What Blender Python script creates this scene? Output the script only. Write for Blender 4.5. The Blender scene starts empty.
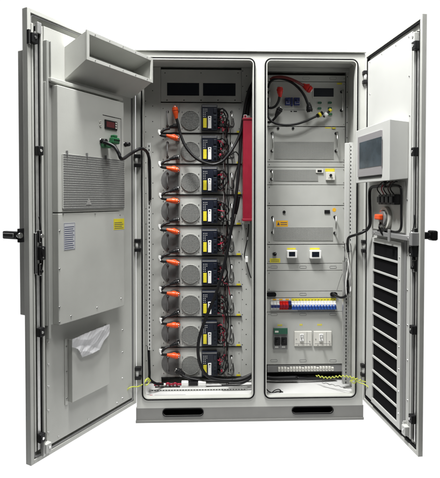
import bpy, bmesh, math, random
from mathutils import Vector, Matrix
random.seed(7)
SC = bpy.context.scene
COL = SC.collection
# ------------------------------------------------------------------ camera
CP = Vector((-0.1161, -2.7018, 1.2766)); YAW, PITCH = 0.0325, 0.022
FPX, CX, CY = 476.65, 213.8, 209.2
Fw = Vector((math.sin(YAW)*math.cos(PITCH), math.cos(YAW)*math.cos(PITCH), -math.sin(PITCH)))
Rt = Vector((math.cos(YAW), -math.sin(YAW), 0)); Up = Rt.cross(Fw)
cam = bpy.data.cameras.new('camera'); co = bpy.data.objects.new('camera', cam); COL.objects.link(co)
co.matrix_world = Matrix((( Rt.x, Up.x, -Fw.x, CP.x), (Rt.y, Up.y, -Fw.y, CP.y), (Rt.z, Up.z, -Fw.z, CP.z), (0,0,0,1)))
cam.sensor_fit = 'HORIZONTAL'; cam.sensor_width = 36; cam.lens = 36*FPX/440
cam.shift_x = (220-CX)/440; cam.shift_y = (CY-239)/440*1.0
cam.clip_end = 200; SC.camera = co

# ------------------------------------------------------------------ frames (planes the parts are mounted on)
class Frame:
    """u right along the surface, v up, w out of the surface towards the viewer"""
    def __init__(s, o, ang):
        s.o = Vector(o); s.ang = ang
        s.u = Vector((math.cos(ang), math.sin(ang), 0)); s.w = s.u.cross(Vector((0,0,1)))
    def px(s, x, y, w=0.0):              # point measured on the photograph -> (u, v) on the plane at height w
        d = Fw + Rt*((x-CX)/FPX) - Up*((y-CY)/FPX)
        p0 = s.o + s.w*w
        t = (p0-CP).dot(s.w)/d.dot(s.w)
        q = CP + d*t - s.o
        return q.dot(s.u), q.z
    def rect(s, x0, y0, x1, y1, w=0.0):
        a = s.px(x0, y0, w); b = s.px(x1, y1, w)
        return a[0], b[0], b[1], a[1]    # u0,u1,v0,v1
    def pt(s, x, y, w=0.0):
        u, v = s.px(x, y, w); return (u, v, w)
XL, W_, H_, XM = -.467, 1.30, 2.10, .2324
XR = XL + W_
AL, AR, WL, WR = .536, .0617, .736, .6156
DZ0, DZ1 = .116, 2.092
YR = .22
FR = Frame((0, 0, 0), 0)                    # cabinet front
RK = Frame((0, YR, 0), 0)                   # rack faces
LD = Frame((XL, 0, 0), math.pi/2-AL)        # left door inner face (u from -WL to 0)
RD = Frame((XR, 0, 0), -(math.pi/2-AR))     # right door inner face (u from 0 to WR)
WD = Frame((0, 0, 0), 0)

# ------------------------------------------------------------------ materials
MATS = {}
def mat(name, col, rough=.5, metal=0, noise=0, scale=30, bump=0, bscale=200, spec=.5, emit=None, dirt=0):
    m = bpy.data.materials.new(name); m.use_nodes = True; nt = m.node_tree; b = nt.nodes['Principled BSDF']
    b.inputs['Roughness'].default_value = rough; b.inputs['Metallic'].default_value = metal
    b.inputs['Specular IOR Level'].default_value = spec
    b.inputs['Base Color'].default_value = (*col, 1)
    tc = nt.nodes.new('ShaderNodeTexCoord')
    if noise:
        n = nt.nodes.new('ShaderNodeTexNoise'); n.inputs['Scale'].default_value = scale; n.inputs['Detail'].default_value = 6
        nt.links.new(tc.outputs['Object'], n.inputs['Vector'])
        r = nt.nodes.new('ShaderNodeValToRGB'); r.color_ramp.elements[0].position = .3; r.color_ramp.elements[1].position = .7
        r.color_ramp.elements[0].color = (*[c*(1-noise) for c in col], 1); r.color_ramp.elements[1].color = (*[min(1, c*(1+noise)) for c in col], 1)
        nt.links.new(n.outputs['Fac'], r.inputs['Fac']); nt.links.new(r.outputs['Color'], b.inputs['Base Color'])
        mp = nt.nodes.new('ShaderNodeMapRange'); mp.inputs['To Min'].default_value = rough*.85; mp.inputs['To Max'].default_value = min(1, rough*1.2)
        nt.links.new(n.outputs['Fac'], mp.inputs['Value']); nt.links.new(mp.outputs['Result'], b.inputs['Roughness'])
    if bump:
        n2 = nt.nodes.new('ShaderNodeTexNoise'); n2.inputs['Scale'].default_value = bscale; n2.inputs['Detail'].default_value = 3
        nt.links.new(tc.outputs['Object'], n2.inputs['Vector'])
        bp = nt.nodes.new('ShaderNodeBump'); bp.inputs['Strength'].default_value = bump; bp.inputs['Distance'].default_value = .001
        nt.links.new(n2.outputs['Fac'], bp.inputs['Height']); nt.links.new(bp.outputs['Normal'], b.inputs['Normal'])
    if emit:
        b.inputs['Emission Color'].default_value = (*emit[0], 1); b.inputs['Emission Strength'].default_value = emit[1]
    MATS[name] = m; return m
paint = mat('powder_coat_grey', (.49, .495, .465), .42, noise=.07, scale=5, bump=.45, bscale=420)
panel = mat('rack_panel_grey', (.46, .465, .44), .40, noise=.05, scale=9, bump=.2, bscale=420)
white = mat('white_paint', (.53, .535, .515), .40, noise=.02, scale=7, bump=.15, bscale=420)
traym = mat('tray_white', (.56, .56, .55), .4, noise=.03, scale=8, bump=.15, bscale=420)
galv = mat('galvanised_steel', (.60, .60, .59), .38, metal=.75, noise=.10, scale=45)
steel = mat('bare_steel', (.66, .66, .65), .25, metal=1)
black = mat('black_plastic', (.008, .008, .009), .42, spec=.3, noise=.2, scale=40)
rubber = mat('black_rubber', (.006, .006, .007), .7, spec=.15)
cablem = mat('black_cable', (.007, .007, .008), .42, spec=.3)
dark = mat('dark_void', (.006, .006, .007), .8, spec=.1)
navy = mat('dark_navy_plastic', (.008, .011, .022), .38, noise=.15, scale=60)
orange = mat('orange_plug', (.78, .085, .012), .38, noise=.08, scale=60)
red = mat('red_plug', (.62, .018, .012), .35)
crimson = mat('crimson_paint', (.24, .006, .022), .42, noise=.06, scale=20)
darkred = mat('dark_red_cable', (.12, .008, .008), .4)
pinkw = mat('red_wire', (.30, .012, .035), .45)
brown = mat('brown_wire', (.045, .018, .018), .45)
yellow = mat('yellow_label', (.72, .62, .03), .45, noise=.05, scale=90)
amber = mat('amber_label', (.80, .42, .02), .45)
ygreen = mat('yellow_green_wire', (.50, .55, .07), .4)
green = mat('green_plug', (.02, .13, .05), .4)
dgreen = mat('dark_green_plate', (.02, .10, .06), .45)
wlab = mat('white_label', (.80, .80, .78), .5)
blue = mat('blue_toggle', (.03, .10, .42), .35)
dblue = mat('dark_blue_breaker', (.02, .03, .14), .4)
glass = mat('dark_glass', (.008, .011, .018), .35, spec=.25)
lcd = mat('screen_with_sheen', (.040, .055, .068), .14, noise=.4, scale=9)  # lighter tone and streaks put the reflection into the colour
silver = mat('silver_bezel', (.52, .50, .52), .34, metal=.6)
filt = mat('filter_mesh', (.006, .006, .007), .9, spec=.08, noise=.4, scale=300)
cream = mat('cream_plastic', (.66, .65, .60), .45)
plate = mat('nameplate_grey', (.50, .51, .53), .4)
ink = mat('printed_ink', (.05, .06, .12), .6)
mgrey = mat('mid_grey_plastic', (.22, .22, .22), .5)
fan_in = mat('fan_blade_grey', (.27, .27, .26), .55)
film = mat('clear_film', (.95, .95, .97), .25, spec=.8)
fb = film.node_tree.nodes['Principled BSDF']; fb.inputs['Alpha'].default_value = .90
redled = mat('unlit_red_display', (.10, .008, .012), .25)

# ------------------------------------------------------------------ mesh builder
class MB:
    def __init__(s): s.bm = bmesh.new(); s.mats = []
    def mi(s, m):
        if m not in s.mats: s.mats.append(m)
        return s.mats.index(m)
    def _fin(s, faces, m, smooth=False):
        i = s.mi(m)
        for f in faces:
            f.material_index = i; f.smooth = smooth
    def box(s, u0, u1, v0, v1, w0, w1, m, bev=0, seg=2):
        if u0 > u1: u0, u1 = u1, u0
        if v0 > v1: v0, v1 = v1, v0
        if w0 > w1: w0, w1 = w1, w0
        vs = [s.bm.verts.new((u, -w, v)) for u in (u0, u1) for w in (w0, w1) for v in (v0, v1)]
        idx = [(0,1,3,2), (4,6,7,5), (0,4,5,1), (2,3,7,6), (0,2,6,4), (1,5,7,3)]
        fs = [s.bm.faces.new([vs[k] for k in q]) for q in idx]
        bmesh.ops.recalc_face_normals(s.bm, faces=fs)
        if bev:
            bev = min(bev, .45*min(u1-u0, v1-v0, w1-w0))
            es = list({e for f in fs for e in f.edges})
            r = bmesh.ops.bevel(s.bm, geom=es, offset=bev, segments=seg, affect='EDGES', profile=.5)
            fs = list({f for f in r['faces']} | {f for f in fs if f.is_valid})
        s._fin(fs, m); return s
    def prism(s, pts, w0, w1, m, smooth=False):          # polygon in (u,v), extruded w0..w1
        a = [s.bm.verts.new((u, -w0, v)) for u, v in pts]; b = [s.bm.verts.new((u, -w1, v)) for u, v in pts]
        n = len(pts); fs = [s.bm.faces.new(a), s.bm.faces.new(b[::-1])]
        sd = [s.bm.faces.new((a[i], b[i], b[(i+1) % n], a[(i+1) % n])) for i in range(n)]
        bmesh.ops.recalc_face_normals(s.bm, faces=fs+sd); s._fin(fs, m); s._fin(sd, m, smooth); return s
    def disc(s, u, v, r, w0, w1, m, n=20, r2=None):
        r2 = r if r2 is None else r2
        a = [s.bm.verts.new((u+r*math.cos(2*math.pi*i/n), -w0, v+r*math.sin(2*math.pi*i/n))) for i in range(n)]
        b = [s.bm.verts.new((u+r2*math.cos(2*math.pi*i/n), -w1, v+r2*math.sin(2*math.pi*i/n))) for i in range(n)]
        fs = [s.bm.faces.new(a), s.bm.faces.new(b[::-1])]
        sd = [s.bm.faces.new((a[i], b[i], b[(i+1) % n], a[(i+1) % n])) for i in range(n)]
        bmesh.ops.recalc_face_normals(s.bm, faces=fs+sd); s._fin(fs, m); s._fin(sd, m, n > 10); return s
    def loops(s, out, inn, w0, w1, m, smooth=False):      # closed band between two outlines with equal counts
        n = len(out)
        L = [[s.bm.verts.new((u, -w, v)) for u, v in o] for o, w in ((out, w0), (out, w1), (inn, w1), (inn, w0))]
        fs = []
        for k in range(4):
            A, B = L[k], L[(k+1) % 4]
            for i in range(n): fs.append(s.bm.faces.new((A[i], B[i], B[(i+1) % n], A[(i+1) % n])))
        bmesh.ops.recalc_face_normals(s.bm, faces=fs); s._fin(fs, m, smooth); return s
    def ring(s, u0, u1, v0, v1, r, t, w0, w1, m):
        s.loops(rrect(u0, u1, v0, v1, r), rrect(u0+t, u1-t, v0+t, v1-t, max(r-t, .001)), w0, w1, m); return s
    def rbox(s, u0, u1, v0, v1, r, w0, w1, m): return s.prism(rrect(u0, u1, v0, v1, r), w0, w1, m)
    def tube(s, P, r, m, n=10, smooth=True, step=10, caps=True, curve=True):   # P: (u,v,w)
        P = [Vector((p[0], -p[2], p[1])) for p in P]
        if curve and len(P) > 2:
            Q = [P[0]*2-P[1]] + P + [P[-1]*2-P[-2]]; out = []
            for i in range(1, len(Q)-2):
                a, b, c, d = Q[i-1], Q[i], Q[i+1], Q[i+2]
                for k in range(step):
                    t = k/step
                    out.append(.5*((2*b)+(c-a)*t+(2*a-5*b+4*c-d)*t*t+(3*b-a-3*c+d)*t**3))
            out.append(P[-1]); P = out
        T = [(P[min(i+1, len(P)-1)]-P[max(i-1, 0)]).normalized() for i in range(len(P))]
        ref = Vector((0, 0, 1)) if abs(T[0].z) < .9 else Vector((1, 0, 0))
        N = (ref - T[0]*ref.dot(T[0])).normalized(); rings = []; R = r if callable(r) else (lambda t: r)
        for i, p in enumerate(P):
            N = (N - T[i]*N.dot(T[i])).normalized(); B = T[i].cross(N); rr = R(i/(len(P)-1))
            rings.append([s.bm.verts.new(p+(N*math.cos(2*math.pi*k/n)+B*math.sin(2*math.pi*k/n))*rr) for k in range(n)])
        fs = []
        for A, B in zip(rings, rings[1:]):
            for k in range(n): fs.append(s.bm.faces.new((A[k], A[(k+1) % n], B[(k+1) % n], B[k])))
        cp = [s.bm.faces.new(rings[0][::-1]), s.bm.faces.new(rings[-1])]
        bmesh.ops.recalc_face_normals(s.bm, faces=fs+cp); s._fin(fs, m, smooth); s._fin(cp, m); return s
    def screw(s, u, v, w, r=.0045, m=None):
        s.disc(u, v, r, w, w+.0025, m or steel, 10, r*.75)
        s.disc(u, v, r*.35, w+.0025, w+.0028, dark, 6); return s
    def grid(s, u0, u1, v0, v1, w0, w1, nu, nv, tu, tv, m):      # perforated sheet: bars both ways
        for i in range(nu+1):
            u = u0+(u1-u0)*i/nu; s.box(u-tu/2, u+tu/2, v0, v1, w0, w1, m)
        for j in range(nv+1):
            v = v0+(v1-v0)*j/nv; s.box(u0, u1, v-tv/2, v+tv/2, w0+.0004, w1+.0004, m)
        return s
def rrect(u0, u1, v0, v1, r, n=6):
    o = []
    for cu, cv, a0 in ((u1-r, v1-r, 0), (u0+r, v1-r, 90), (u0+r, v0+r, 180), (u1-r, v0+r, 270)):
        for k in range(n+1):
            a = math.radians(a0+90*k/n); o.append((cu+r*math.cos(a), cv+r*math.sin(a)))
    return o
def mesh_of(m, name, off):
    me = bpy.data.meshes.new(name)
    m.bm.transform(Matrix.Translation(-Vector((off[0], -off[2], off[1]))))
    m.bm.to_mesh(me); m.bm.free()
    for k in m.mats: me.materials.append(k)
    return me
def tag(o, label, cat, group=None):
    o['label'] = label; o['category'] = cat
    if group: o['group'] = group
class Thing:
    def __init__(s, name, label, cat, frame, anchor, group=None):
        s.f = frame; s.a = anchor
        s.o = bpy.data.objects.new(name, None); COL.objects.link(s.o); s.o.empty_display_size = .05
        s.o.location = frame.o + frame.u*anchor[0] + Vector((0, 0, anchor[1])) + frame.w*anchor[2]
        s.o.rotation_euler = (0, 0, frame.ang); tag(s.o, label, cat, group)
    def part(s, name, m, parent=None, label=None):
        o = bpy.data.objects.new(name, mesh_of(m, name, s.a)); COL.objects.link(o); o.parent = parent or s.o
        if label: o['label'] = label
        return o
def solo(name, m, frame, label, cat, group=None):
    bb = [v.co for v in m.bm.verts]
    a = ((min(v.x for v in bb)+max(v.x for v in bb))/2, min(v.z for v in bb), -(min(v.y for v in bb)+max(v.y for v in bb))/2)
    o = bpy.data.objects.new(name, mesh_of(m, name, a)); COL.objects.link(o)
    o.location = frame.o + frame.u*a[0] + Vector((0, 0, a[1])) + frame.w*a[2]; o.rotation_euler = (0, 0, frame.ang)
    tag(o, label, cat, group); return o
def dup(root, dv, label):
    r = root.copy(); COL.objects.link(r); r.location = root.location + Vector((0, 0, dv)); r['label'] = label
    for ch in list(root.children):
        c = ch.copy(); COL.objects.link(c); c.parent = r
        for g in ch.children:
            d = g.copy(); COL.objects.link(d); d.parent = c
    return r

# ------------------------------------------------------------------ setting: white floor, glow added to keep it blank white
m = MB(); m.box(-14, 14, -.02, 0, -16, .75, mat('glowing_white_floor', (.12, .12, .12), .8, spec=.1, emit=((1, 1, 1), .98)))
fl = bpy.data.objects.new('floor', mesh_of(m, 'floor', (0, 0, 0))); COL.objects.link(fl); fl['kind'] = 'structure'

# ================================================================== CABINET
cab = Thing('battery_cabinet', 'tall light grey two-bay steel cabinet standing with both doors wide open', 'cabinet', FR, (XL+W_/2, 0, 0))
LB = (XL+.030, XM-.0266, .131, 2.0685)      # left bay opening (outside of gasket)
RB = (XM+.0266, XR-.040, .131, 2.0685)
BD = .95                                    # body depth
BZ = .083                                   # underside of the body above the plinth
# front face with two rounded openings
m = MB(); bm = m.bm
def edge_loop(pts):
    vs = [bm.verts.new((u, 0, v)) for u, v in pts]
    return [bm.edges.new((vs[i], vs[(i+1) % len(vs)])) for i in range(len(vs))]
es = edge_loop([(XL, BZ), (XR, BZ), (XR, H_), (XL, H_)])
es += edge_loop(rrect(*LB, .036)); es += edge_loop(rrect(*RB, .036))
r = bmesh.ops.triangle_fill(bm, edges=es, use_beauty=True)
fs = [g for g in r['geom'] if isinstance(g, bmesh.types.BMFace)]
ex = bmesh.ops.extrude_face_region(bm, geom=fs)
for v in [g for g in ex['geom'] if isinstance(g, bmesh.types.BMVert)]: v.co.y += .022
bmesh.ops.recalc_face_normals(bm, faces=bm.faces); m._fin(list(bm.faces), paint)
cab.part('front_frame', m)
# raised gutter lips and gaskets
for B in (LB, RB):
    m = MB(); m.ring(B[0]+.0088, B[1]-.0088, B[2]+.0088, B[3]-.0088, .028, .005, -.03, .012, paint); cab.part('gutter_lip', m)
    m = MB(); m.ring(B[0], B[1], B[2], B[3], .036, .009, -.012, .009, rubber); cab.part('gasket', m)
# body walls
m = MB(); m.box(XL, XL+.024, BZ, H_, -BD, -.022, paint); cab.part('side_wall', m)
m = MB(); m.box(XR-.024, XR, BZ, H_, -BD, -.022, paint); cab.part('side_wall', m)
m = MB(); m.box(XL-.001, XR+.001, H_-.022, H_+.004, -BD, -.0222, paint); m.box(XL-.004, XR+.004, H_+.004, H_+.010, -BD-.01, .012, paint, .002); cab.part('roof', m)
m = MB(); m.box(XL+.024, XR-.024, BZ, H_-.022, -BD, -BD+.02, panel); cab.part('back_wall', m)
m = MB(); m.box(XM-.022, XM+.022, BZ+.03, H_-.022, -BD+.02, -.022, panel); cab.part('partition', m)
m = MB(); m.box(XL+.024, XR-.024, BZ, .138, -BD+.02, -.022, traym); cab.part('bottom_tray', m)
# rack mounting plates flanking the equipment
m = MB()
for a, b in ((XL+.024, RK.px(161, 200)[0]), (RK.px(241.4, 200)[0], XM-.022), (XM+.022, RK.px(266.5, 200)[0]), (RK.px(345.5, 200)[0], XR-.024)):
    m.box(a, b, .145, H_-.024, -YR-.03, -YR-.002, panel)
    for v in [.25+.0935*k for k in range(20)]:
        m.disc((a+b)/2, v, .003, -YR-.002, -YR-.0015, dark, 8)
        if b-a > .03: m.disc(a+.007, v+.03, .0028, -YR-.002, -YR-.0015, dark, 8)
m.box(XM+.022, XR-.024, RK.px(300, 71.6)[1], H_-.024, -YR-.03, -YR+.001, dark)
m.box(XM+.023, XR-.025, RK.px(300, 71.6)[1]-.001, H_-.0235, -YR-.03, -YR+.012, panel)
cab.part('mounting_plate', m)
plinth_m = mat('plinth_grey', (.20, .20, .19), .5, noise=.06, scale=8, bump=.25, bscale=420, spec=.3)
# plinth
sl = FR.rect(163, 406.8, 203, 415.5, .004); sr = FR.rect(292.5, 404.2, 333, 413, .004)
m = MB()
pts_out = [(XL-.004, .014), (XR+.004, .014), (XR+.004, BZ), (XL-.004, BZ)]
bm = m.bm; es = edge_loop(pts_out)
for a in (sl, sr): es += edge_loop(rrect(a[0], a[1], max(a[2], .03), min(a[3], BZ-.006), .020))
r = bmesh.ops.triangle_fill(bm, edges=es, use_beauty=True); fs = [g for g in r['geom'] if isinstance(g, bmesh.types.BMFace)]
ex = bmesh.ops.extrude_face_region(bm, geom=fs)
for v in [g for g in ex['geom'] if isinstance(g, bmesh.types.BMVert)]: v.co.y += .006
bmesh.ops.recalc_face_normals(bm, faces=bm.faces); m._fin(list(bm.faces), plinth_m)
m.box(XL-.004, XL+.02, .014, BZ-.001, -BD, -.006, plinth_m); m.box(XR-.02, XR+.004, .014, BZ-.001, -BD, -.006, plinth_m)
m.box(XL-.006, XR+.006, 0, .014, -BD, .006, plinth_m, .002)
m.box(XL+.021, XR-.021, .0142, BZ-.002, -.09, -.06, dark)
pl = cab.part('plinth', m)
for a in (sl, sr):
    m = MB(); m.ring(a[0]-.004, a[1]+.004, max(a[2], .03)-.004, min(a[3], BZ-.006)+.004, .023, .0042, -.001, .004, rubber)
    cab.part('forklift_slot_trim', m, pl)
# hinges
for f, ys, u in ((FR, (161, 245, 372), XL+.004), (FR, (78, 246, 369), XR-.005)):
    for y in ys:
        x = 136 if u < 0 else 362.5
        v = f.px(x, y)[1]; m = MB()
        sgn = 1 if u < 0 else -1
        m.box(u-.012, u+.024 if sgn > 0 else u+.012, v-.036, v-.016, .0005, .030, black, .003)
        m.box(u-.012, u+.024 if sgn > 0 else u+.012, v+.016, v+.036, .0005, .030, black, .003)
        m.tube([(u+.002, v-.034, .018), (u+.002, v+.034, .018)], .009, white, 12)
        m.box(u-.004, u+.016, v-.014, v+.014, .0005, .014, white, .002)
        cab.part('hinge', m)
# perforated rails on the inner sides
def slot_rail(u0, u1, v0, v1, w, wd, m_, pitch=.022):
    m = MB(); m.box(u0, u1, v0, v1, w-.002, w, m_)
    m.box(u0, u0+.002, v0, v1, w-wd, w-.002, m_); m.box(u1-.002, u1, v0, v1, w-wd, w-.002, m_)
    n = int((v1-v0)/pitch); uc = (u0+u1)/2
    for i in range(n):
        v = v0+pitch*(i+.5); m.rbox(uc-.0028, uc+.0028, v-.007, v+.007, .0026, w, w+.0004, dark)
    return m
a = FR.rect(148, 143, 151, 350, -.05)
cab.part('slotted_rail', slot_rail(a[0]-.004, a[1]+.002, a[2], a[3], -.05, .02, white))
a = FR.rect(345.3, 143, 349.5, 240, -.03)
m = MB(); m.box(a[0], a[1]-.002, a[2]-.02, a[3], -.045, -.03, white, .002)
b = FR.rect(349.5, 143, 353.4, 240, -.03)
m.box(b[0]-.001, b[1], a[2]-.02, b[3]+.004, -.036, -.034, white)
for i in range(26):
    v = a[2]-.01+(a[3]-a[2])*(i+.5)/26*1.0; m.rbox(b[0]+.007, b[0]+.012, v-.005, v+.005, .0022, -.034, -.0336, dark)
cab.part('slotted_rail', m)
a = FR.rect(343.5, 262, 348.8, 384, -.10)
cab.part('slotted_rail', slot_rail(a[0], a[1], a[2], a[3], -.10, .02, galv, .02))
# slotted floor rail
vz = .150
for B, y in ((LB, 386), (RB, 383)):
    m = MB(); m.box(B[0]+.03, B[1]-.03, .139, .150, -.125, -.10, white, .001)
    n = 34
    for i in range(n):
        u = B[0]+.04+(B[1]-B[0]-.08)*(i+.5)/n; m.rbox(u-.005, u+.005, .1425, .1465, .0018, -.10, -.0996, dark)
    if B is LB: cab.part('floor_rail', m)
    else: m.bm.free()
# small printed mark and fine line on the left tray
m = MB(); a = FR.px(151, 393.5, -.045)
for k in range(5): m.box(a[0]-.009+k*.0018, a[0]+.009-k*.0018, .1383, .1387+.0001*k, -.052+k*.003, -.049+k*.003, crimson)
m.box(a[0]+.02, a[0]+.20, .1383, .1387, -.048, -.0465, ink)
cab.part('printed_mark', m)

# ------------------------------------------------------------------ doors (parts of the cabinet)
def door(f, u0, u1, hinge_left, name, th=.032):
    """f: door frame; u0..u1 width; inner face w=0; sheet lies behind (w<0)"""
    T = MB()
    T.box(u0, u1, DZ0, DZ1, -th, -th+.006, paint, .0015)
    for a, b in ((u0, u0+.018), (u1-.018, u1)): T.box(a, b, DZ0, DZ1, -th+.006, 0, paint, .0015)
    T.box(u0+.018, u1-.018, DZ0, DZ0+.018, -th+.006, -.0004, paint, .001); T.box(u0+.018, u1-.018, DZ1-.018, DZ1, -th+.006, -.0004, paint, .001)
    cab.a = cab.a
    return T
class Sub:   # parts of the cabinet that live in a door frame
    def __init__(s, f): s.f = f
    def part(s, name, m, parent=None, label=None):
        me = bpy.data.meshes.new(name); m.bm.to_mesh(me); m.bm.free()
        for k in m.mats: me.materials.append(k)
        M = Matrix.Translation(s.f.o) @ Matrix.Rotation(s.f.ang, 4, 'Z')
        M = Matrix.Translation(-cab.o.location) @ M
        me.transform(M)
        o = bpy.data.objects.new(name, me); COL.objects.link(o); o.parent = parent or cab.o
        if label: o['label'] = label
        return o
SL, SR = Sub(LD), Sub(RD)
# left door
L0, L1 = -WL, -.003
ld = SL.part('door', door(LD, L0, L1, False, 'l'), label='left door, opened wide to the left')
m = MB(); pl0 = LD.px(45.5, 250, -.006)[0]
m.box(pl0, L1-.03, DZ0+.04, DZ1-.05, -.026, -.006, paint, .002)
for y in [120, 142, 164, 186, 209, 231, 253, 275, 297, 320, 342, 364, 386, 410, 432]:
    p = LD.px(48.3, y, -.006); m.screw(p[0], p[1], -.006, .005)
for y in (300, 330, 352, 378, 398):
    p = LD.px(122.5, y, -.006); m.screw(p[0], p[1], -.006, .0045)
for x in (58, 88, 117):
    u, _ = LD.px(x, 400, -.006); m.screw(u, DZ0+.06, -.006, .0045)
SL.part('inner_panel', m, ld)
m = MB(); m.ring(L0+.020, L1-.019, DZ0+.020, DZ1-.020, .02, .006, -.014, -.005, mgrey); SL.part('gasket', m, ld)
# channel folds
m = MB()
for x, wd, hw in ((34.2, .010, .000), (42.5, .012, .006)):
    u = LD.px(x, 250, 0)[0]; m.box(u-wd/2, u+wd/2, DZ0+.05, DZ1-.06, -.026, hw, paint, .002)
SL.part('stiffener', m, ld)
m = MB(); ur = LD.px(38.2, 250, .0)[0]
m.box(ur-.008, ur+.008, DZ0+.05, DZ1-.09, -.006, -.002, galv, .001)
SL.part('lock_rod', m, ld)
def lockset(S, f, u, ys, ylock, parent, x):
    for y in ys:
        v = f.px(x, y, .0)[1]; m = MB()
        m.box(u-.014, u+.016, v-.020, v+.020, -.002, .022, black, .004); m.disc(u, v, .006, .022, .025, steel, 12)
        S.part('rod_guide', m, parent)
    v = f.px(x, ylock, 0)[1]; m = MB()
    m.box(u-.012, u+.018, v-.03, v+.03, -.002, .028, black, .004)
    m.screw(u+.003, v+.02, .028, .004); m.screw(u+.003, v-.02, .028, .004)
    m.box(u-.024, u-.014, v-.09, v+.09, -.004, .012, galv, .002)
    m.box(u-.006, u+.010, v+.045, v+.10, -.002, .016, steel, .003); m.disc(u+.002, v+.075, .009, .016, .026, steel, 14)
    m.box(u-.004, u+.008, v-.10, v-.045, -.002, .014, steel, .003); m.disc(u+.002, v-.08, .007, .014, .022, black, 12)
    m.tube([(u+.004, v-.10, .01), (u+.010, v-.04, .016), (u-.004, v, .03), (u+.004, v+.11, .012), (u-.002, v+.16, .008)], .0025, cablem, 8)
    S.part('lock_mechanism', m, parent)
lockset(SL, LD, ur, (151, 332, 438), 253, ld, 38)
# top latch and bottom catch
def corner_catch(S, f, x, y, parent, wm):
    u, v = f.px(x, y, .01); m = MB()
    m.box(u-.016, u+.016, v-.022, v+.022, -.006, .02, wm, .003); m.disc(u+.003, v+.004, .006, .02, .023, steel, 12)
    m.box(u-.024, u-.014, v-.03, v+.034, -.006, .012, steel, .002)
    S.part('corner_catch', m, parent)
corner_catch(SL, LD, 47.5, 447.5, ld, white); corner_catch(SL, LD, 33.5, 38.5, ld, black)
m = MB(); u, v = LD.px(37.5, 27, .0); m.box(u-.01, u+.012, v-.03, v+.018, -.004, .012, galv, .002); SL.part('top_bracket', m, ld)
# outside swing handle
m = MB(); v = LD.px(15, 235, -.08)[1]
m.box(L0-.026, L0+.05, v-.03, v+.03, -.044, -.0325, black, .003)
m.box(L0-.030, L0-.006, v-.017, v+.017, -.135, -.040, black, .005); m.box(L0-.033, L0-.028, v-.009, v+.009, -.128, -.06, mgrey, .002)
m.disc(L0-.018, v, .012, -.05, -.03, steel)
SL.part('swing_handle', m, ld)
m = MB(); u = LD.px(40.6, 250, 0)[0]; m.box(u-.006, u+.005, DZ0+.05, DZ1-.06, -.026, -.004, rubber); SL.part('dark_gap_strip', m, ld)  # black strip stands in for the shaded gap beside the lock rod

# right door
R0, R1 = .001, WR
rd = SR.part('door', door(RD, R0, R1, True, 'r', .022), label='right door, opened towards the viewer')
pu = RD.px(411, 150, -.004)[0]
m = MB(); m.box(R0+.03, pu, DZ0+.04, DZ1-.045, -.0155, -.004, white, .002)
for x, y in ((370, 61), (382, 54), (396, 45.5), (409, 37), (370, 94), (409.5, 76.5), (370, 128), (409.8, 116)):
    p = RD.px(x, y, -.004); m.screw(min(p[0], pu-.01), min(p[1], DZ1-.055), -.004, .0042)
for y in (155, 200, 255, 290, 325, 360, 400):
    p = RD.px(407.5, y, -.004); m.screw(p[0], p[1], -.004, .0042)
SR.part('inner_panel', m, rd)
m = MB(); m.ring(R0+.019, R1-.020, DZ0+.020, DZ1-.020, .02, .008, -.014, -.003, rubber); SR.part('gasket', m, rd)
m = MB()
for x, wd, hw in ((413.2, .010, .006), (419.2, .008, .000)):
    u = RD.px(x, 200, 0)[0]; m.box(u-wd/2, u+wd/2, DZ0+.05, DZ1-.06, -.0155, hw, white, .002)
SR.part('stiffener', m, rd)
m = MB(); u = RD.px(405.3, 200, 0)[0]; m.box(u-.012, u+.012, DZ0+.05, RD.px(405, 240)[1], -.0035, -.001, mgrey); SR.part('seam_strip', m, rd)
m = MB(); u = RD.px(414.6, 200, 0)[0]; m.box(u-.003, u+.003, DZ0+.05, DZ1-.06, -.0155, -.004, rubber); SR.part('dark_gap_strip', m, rd)  # black strip drawn as the dark gap next to the rod
urr = RD.px(416.3, 200, 0)[0]
m = MB(); m.box(urr-.006, urr+.006, DZ0+.05, DZ1-.09, -.006, -.002, galv, .001); SR.part('lock_rod', m, rd)
lockset(SR, RD, urr, (47, 152, 330, 420), 250, rd, 416)
corner_catch(SR, RD, 405, 430, rd, white); corner_catch(SR, RD, 414.5, 38, rd, white)
m = MB(); u = R1-.05; v = RD.px(428, 236, -.05)[1]
m.box(u-.02, u+.02, v-.07, v+.07, -.034, -.0225, black, .004)
m.box(u-.014, u+.014, v-.016, v+.016, -.065, -.034, black, .006)
m.tube([(u, v-.005, -.062), (u+.012, v+.004, -.085), (u-.01, v+.004, -.095)], .014, black, 12)
m.box(u-.016, u+.03, v-.022, v+.024, -.098, -.068, black, .008)
SR.part('swing_handle', m, rd)

# ================================================================== AIR CONDITIONER on the left door
AW = .055
a = LD.rect(57.3, 84.5, 124.6, 303, AW)
au0, au1 = a[0], a[1]
av1 = LD.px(57.3, 84.8, AW)[1]; av0 = LD.px(57.5, 326, AW)[1]
channelm = mat('channel_grey', (.33, .335, .315), .45, noise=.06, scale=8, bump=.2, bscale=420)
ac = Thing('air_conditioner', 'grey air conditioner with louvred grille hanging on the open left door', 'air conditioner', LD, ((au0+au1)/2, av0, 0))
m = MB(); m.box(au0-.034, au1+.004, av0-.0, av1+.012, -.0055, .018, channelm, .002)
for y in range(0, 11):
    v = av0+.05+(av1-av0-.08)*y/10; m.screw(au0-.022, v, .018, .0042)
ac.part('mounting_flange', m)
sc_top = LD.px(50, 41, .02)[1]; sc0, sc1 = LD.px(47.2, 200, .02)[0], LD.px(51.2, 200, .02)[0]
m = MB(); m.box(sc0, sc0+.014, av0-.06, sc_top, -.0055, .024, channelm, .003); m.box(sc0+.014, sc1, av0-.06, sc_top, -.0055, .010, channelm, .001); ac.part('side_channel', m)
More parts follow.
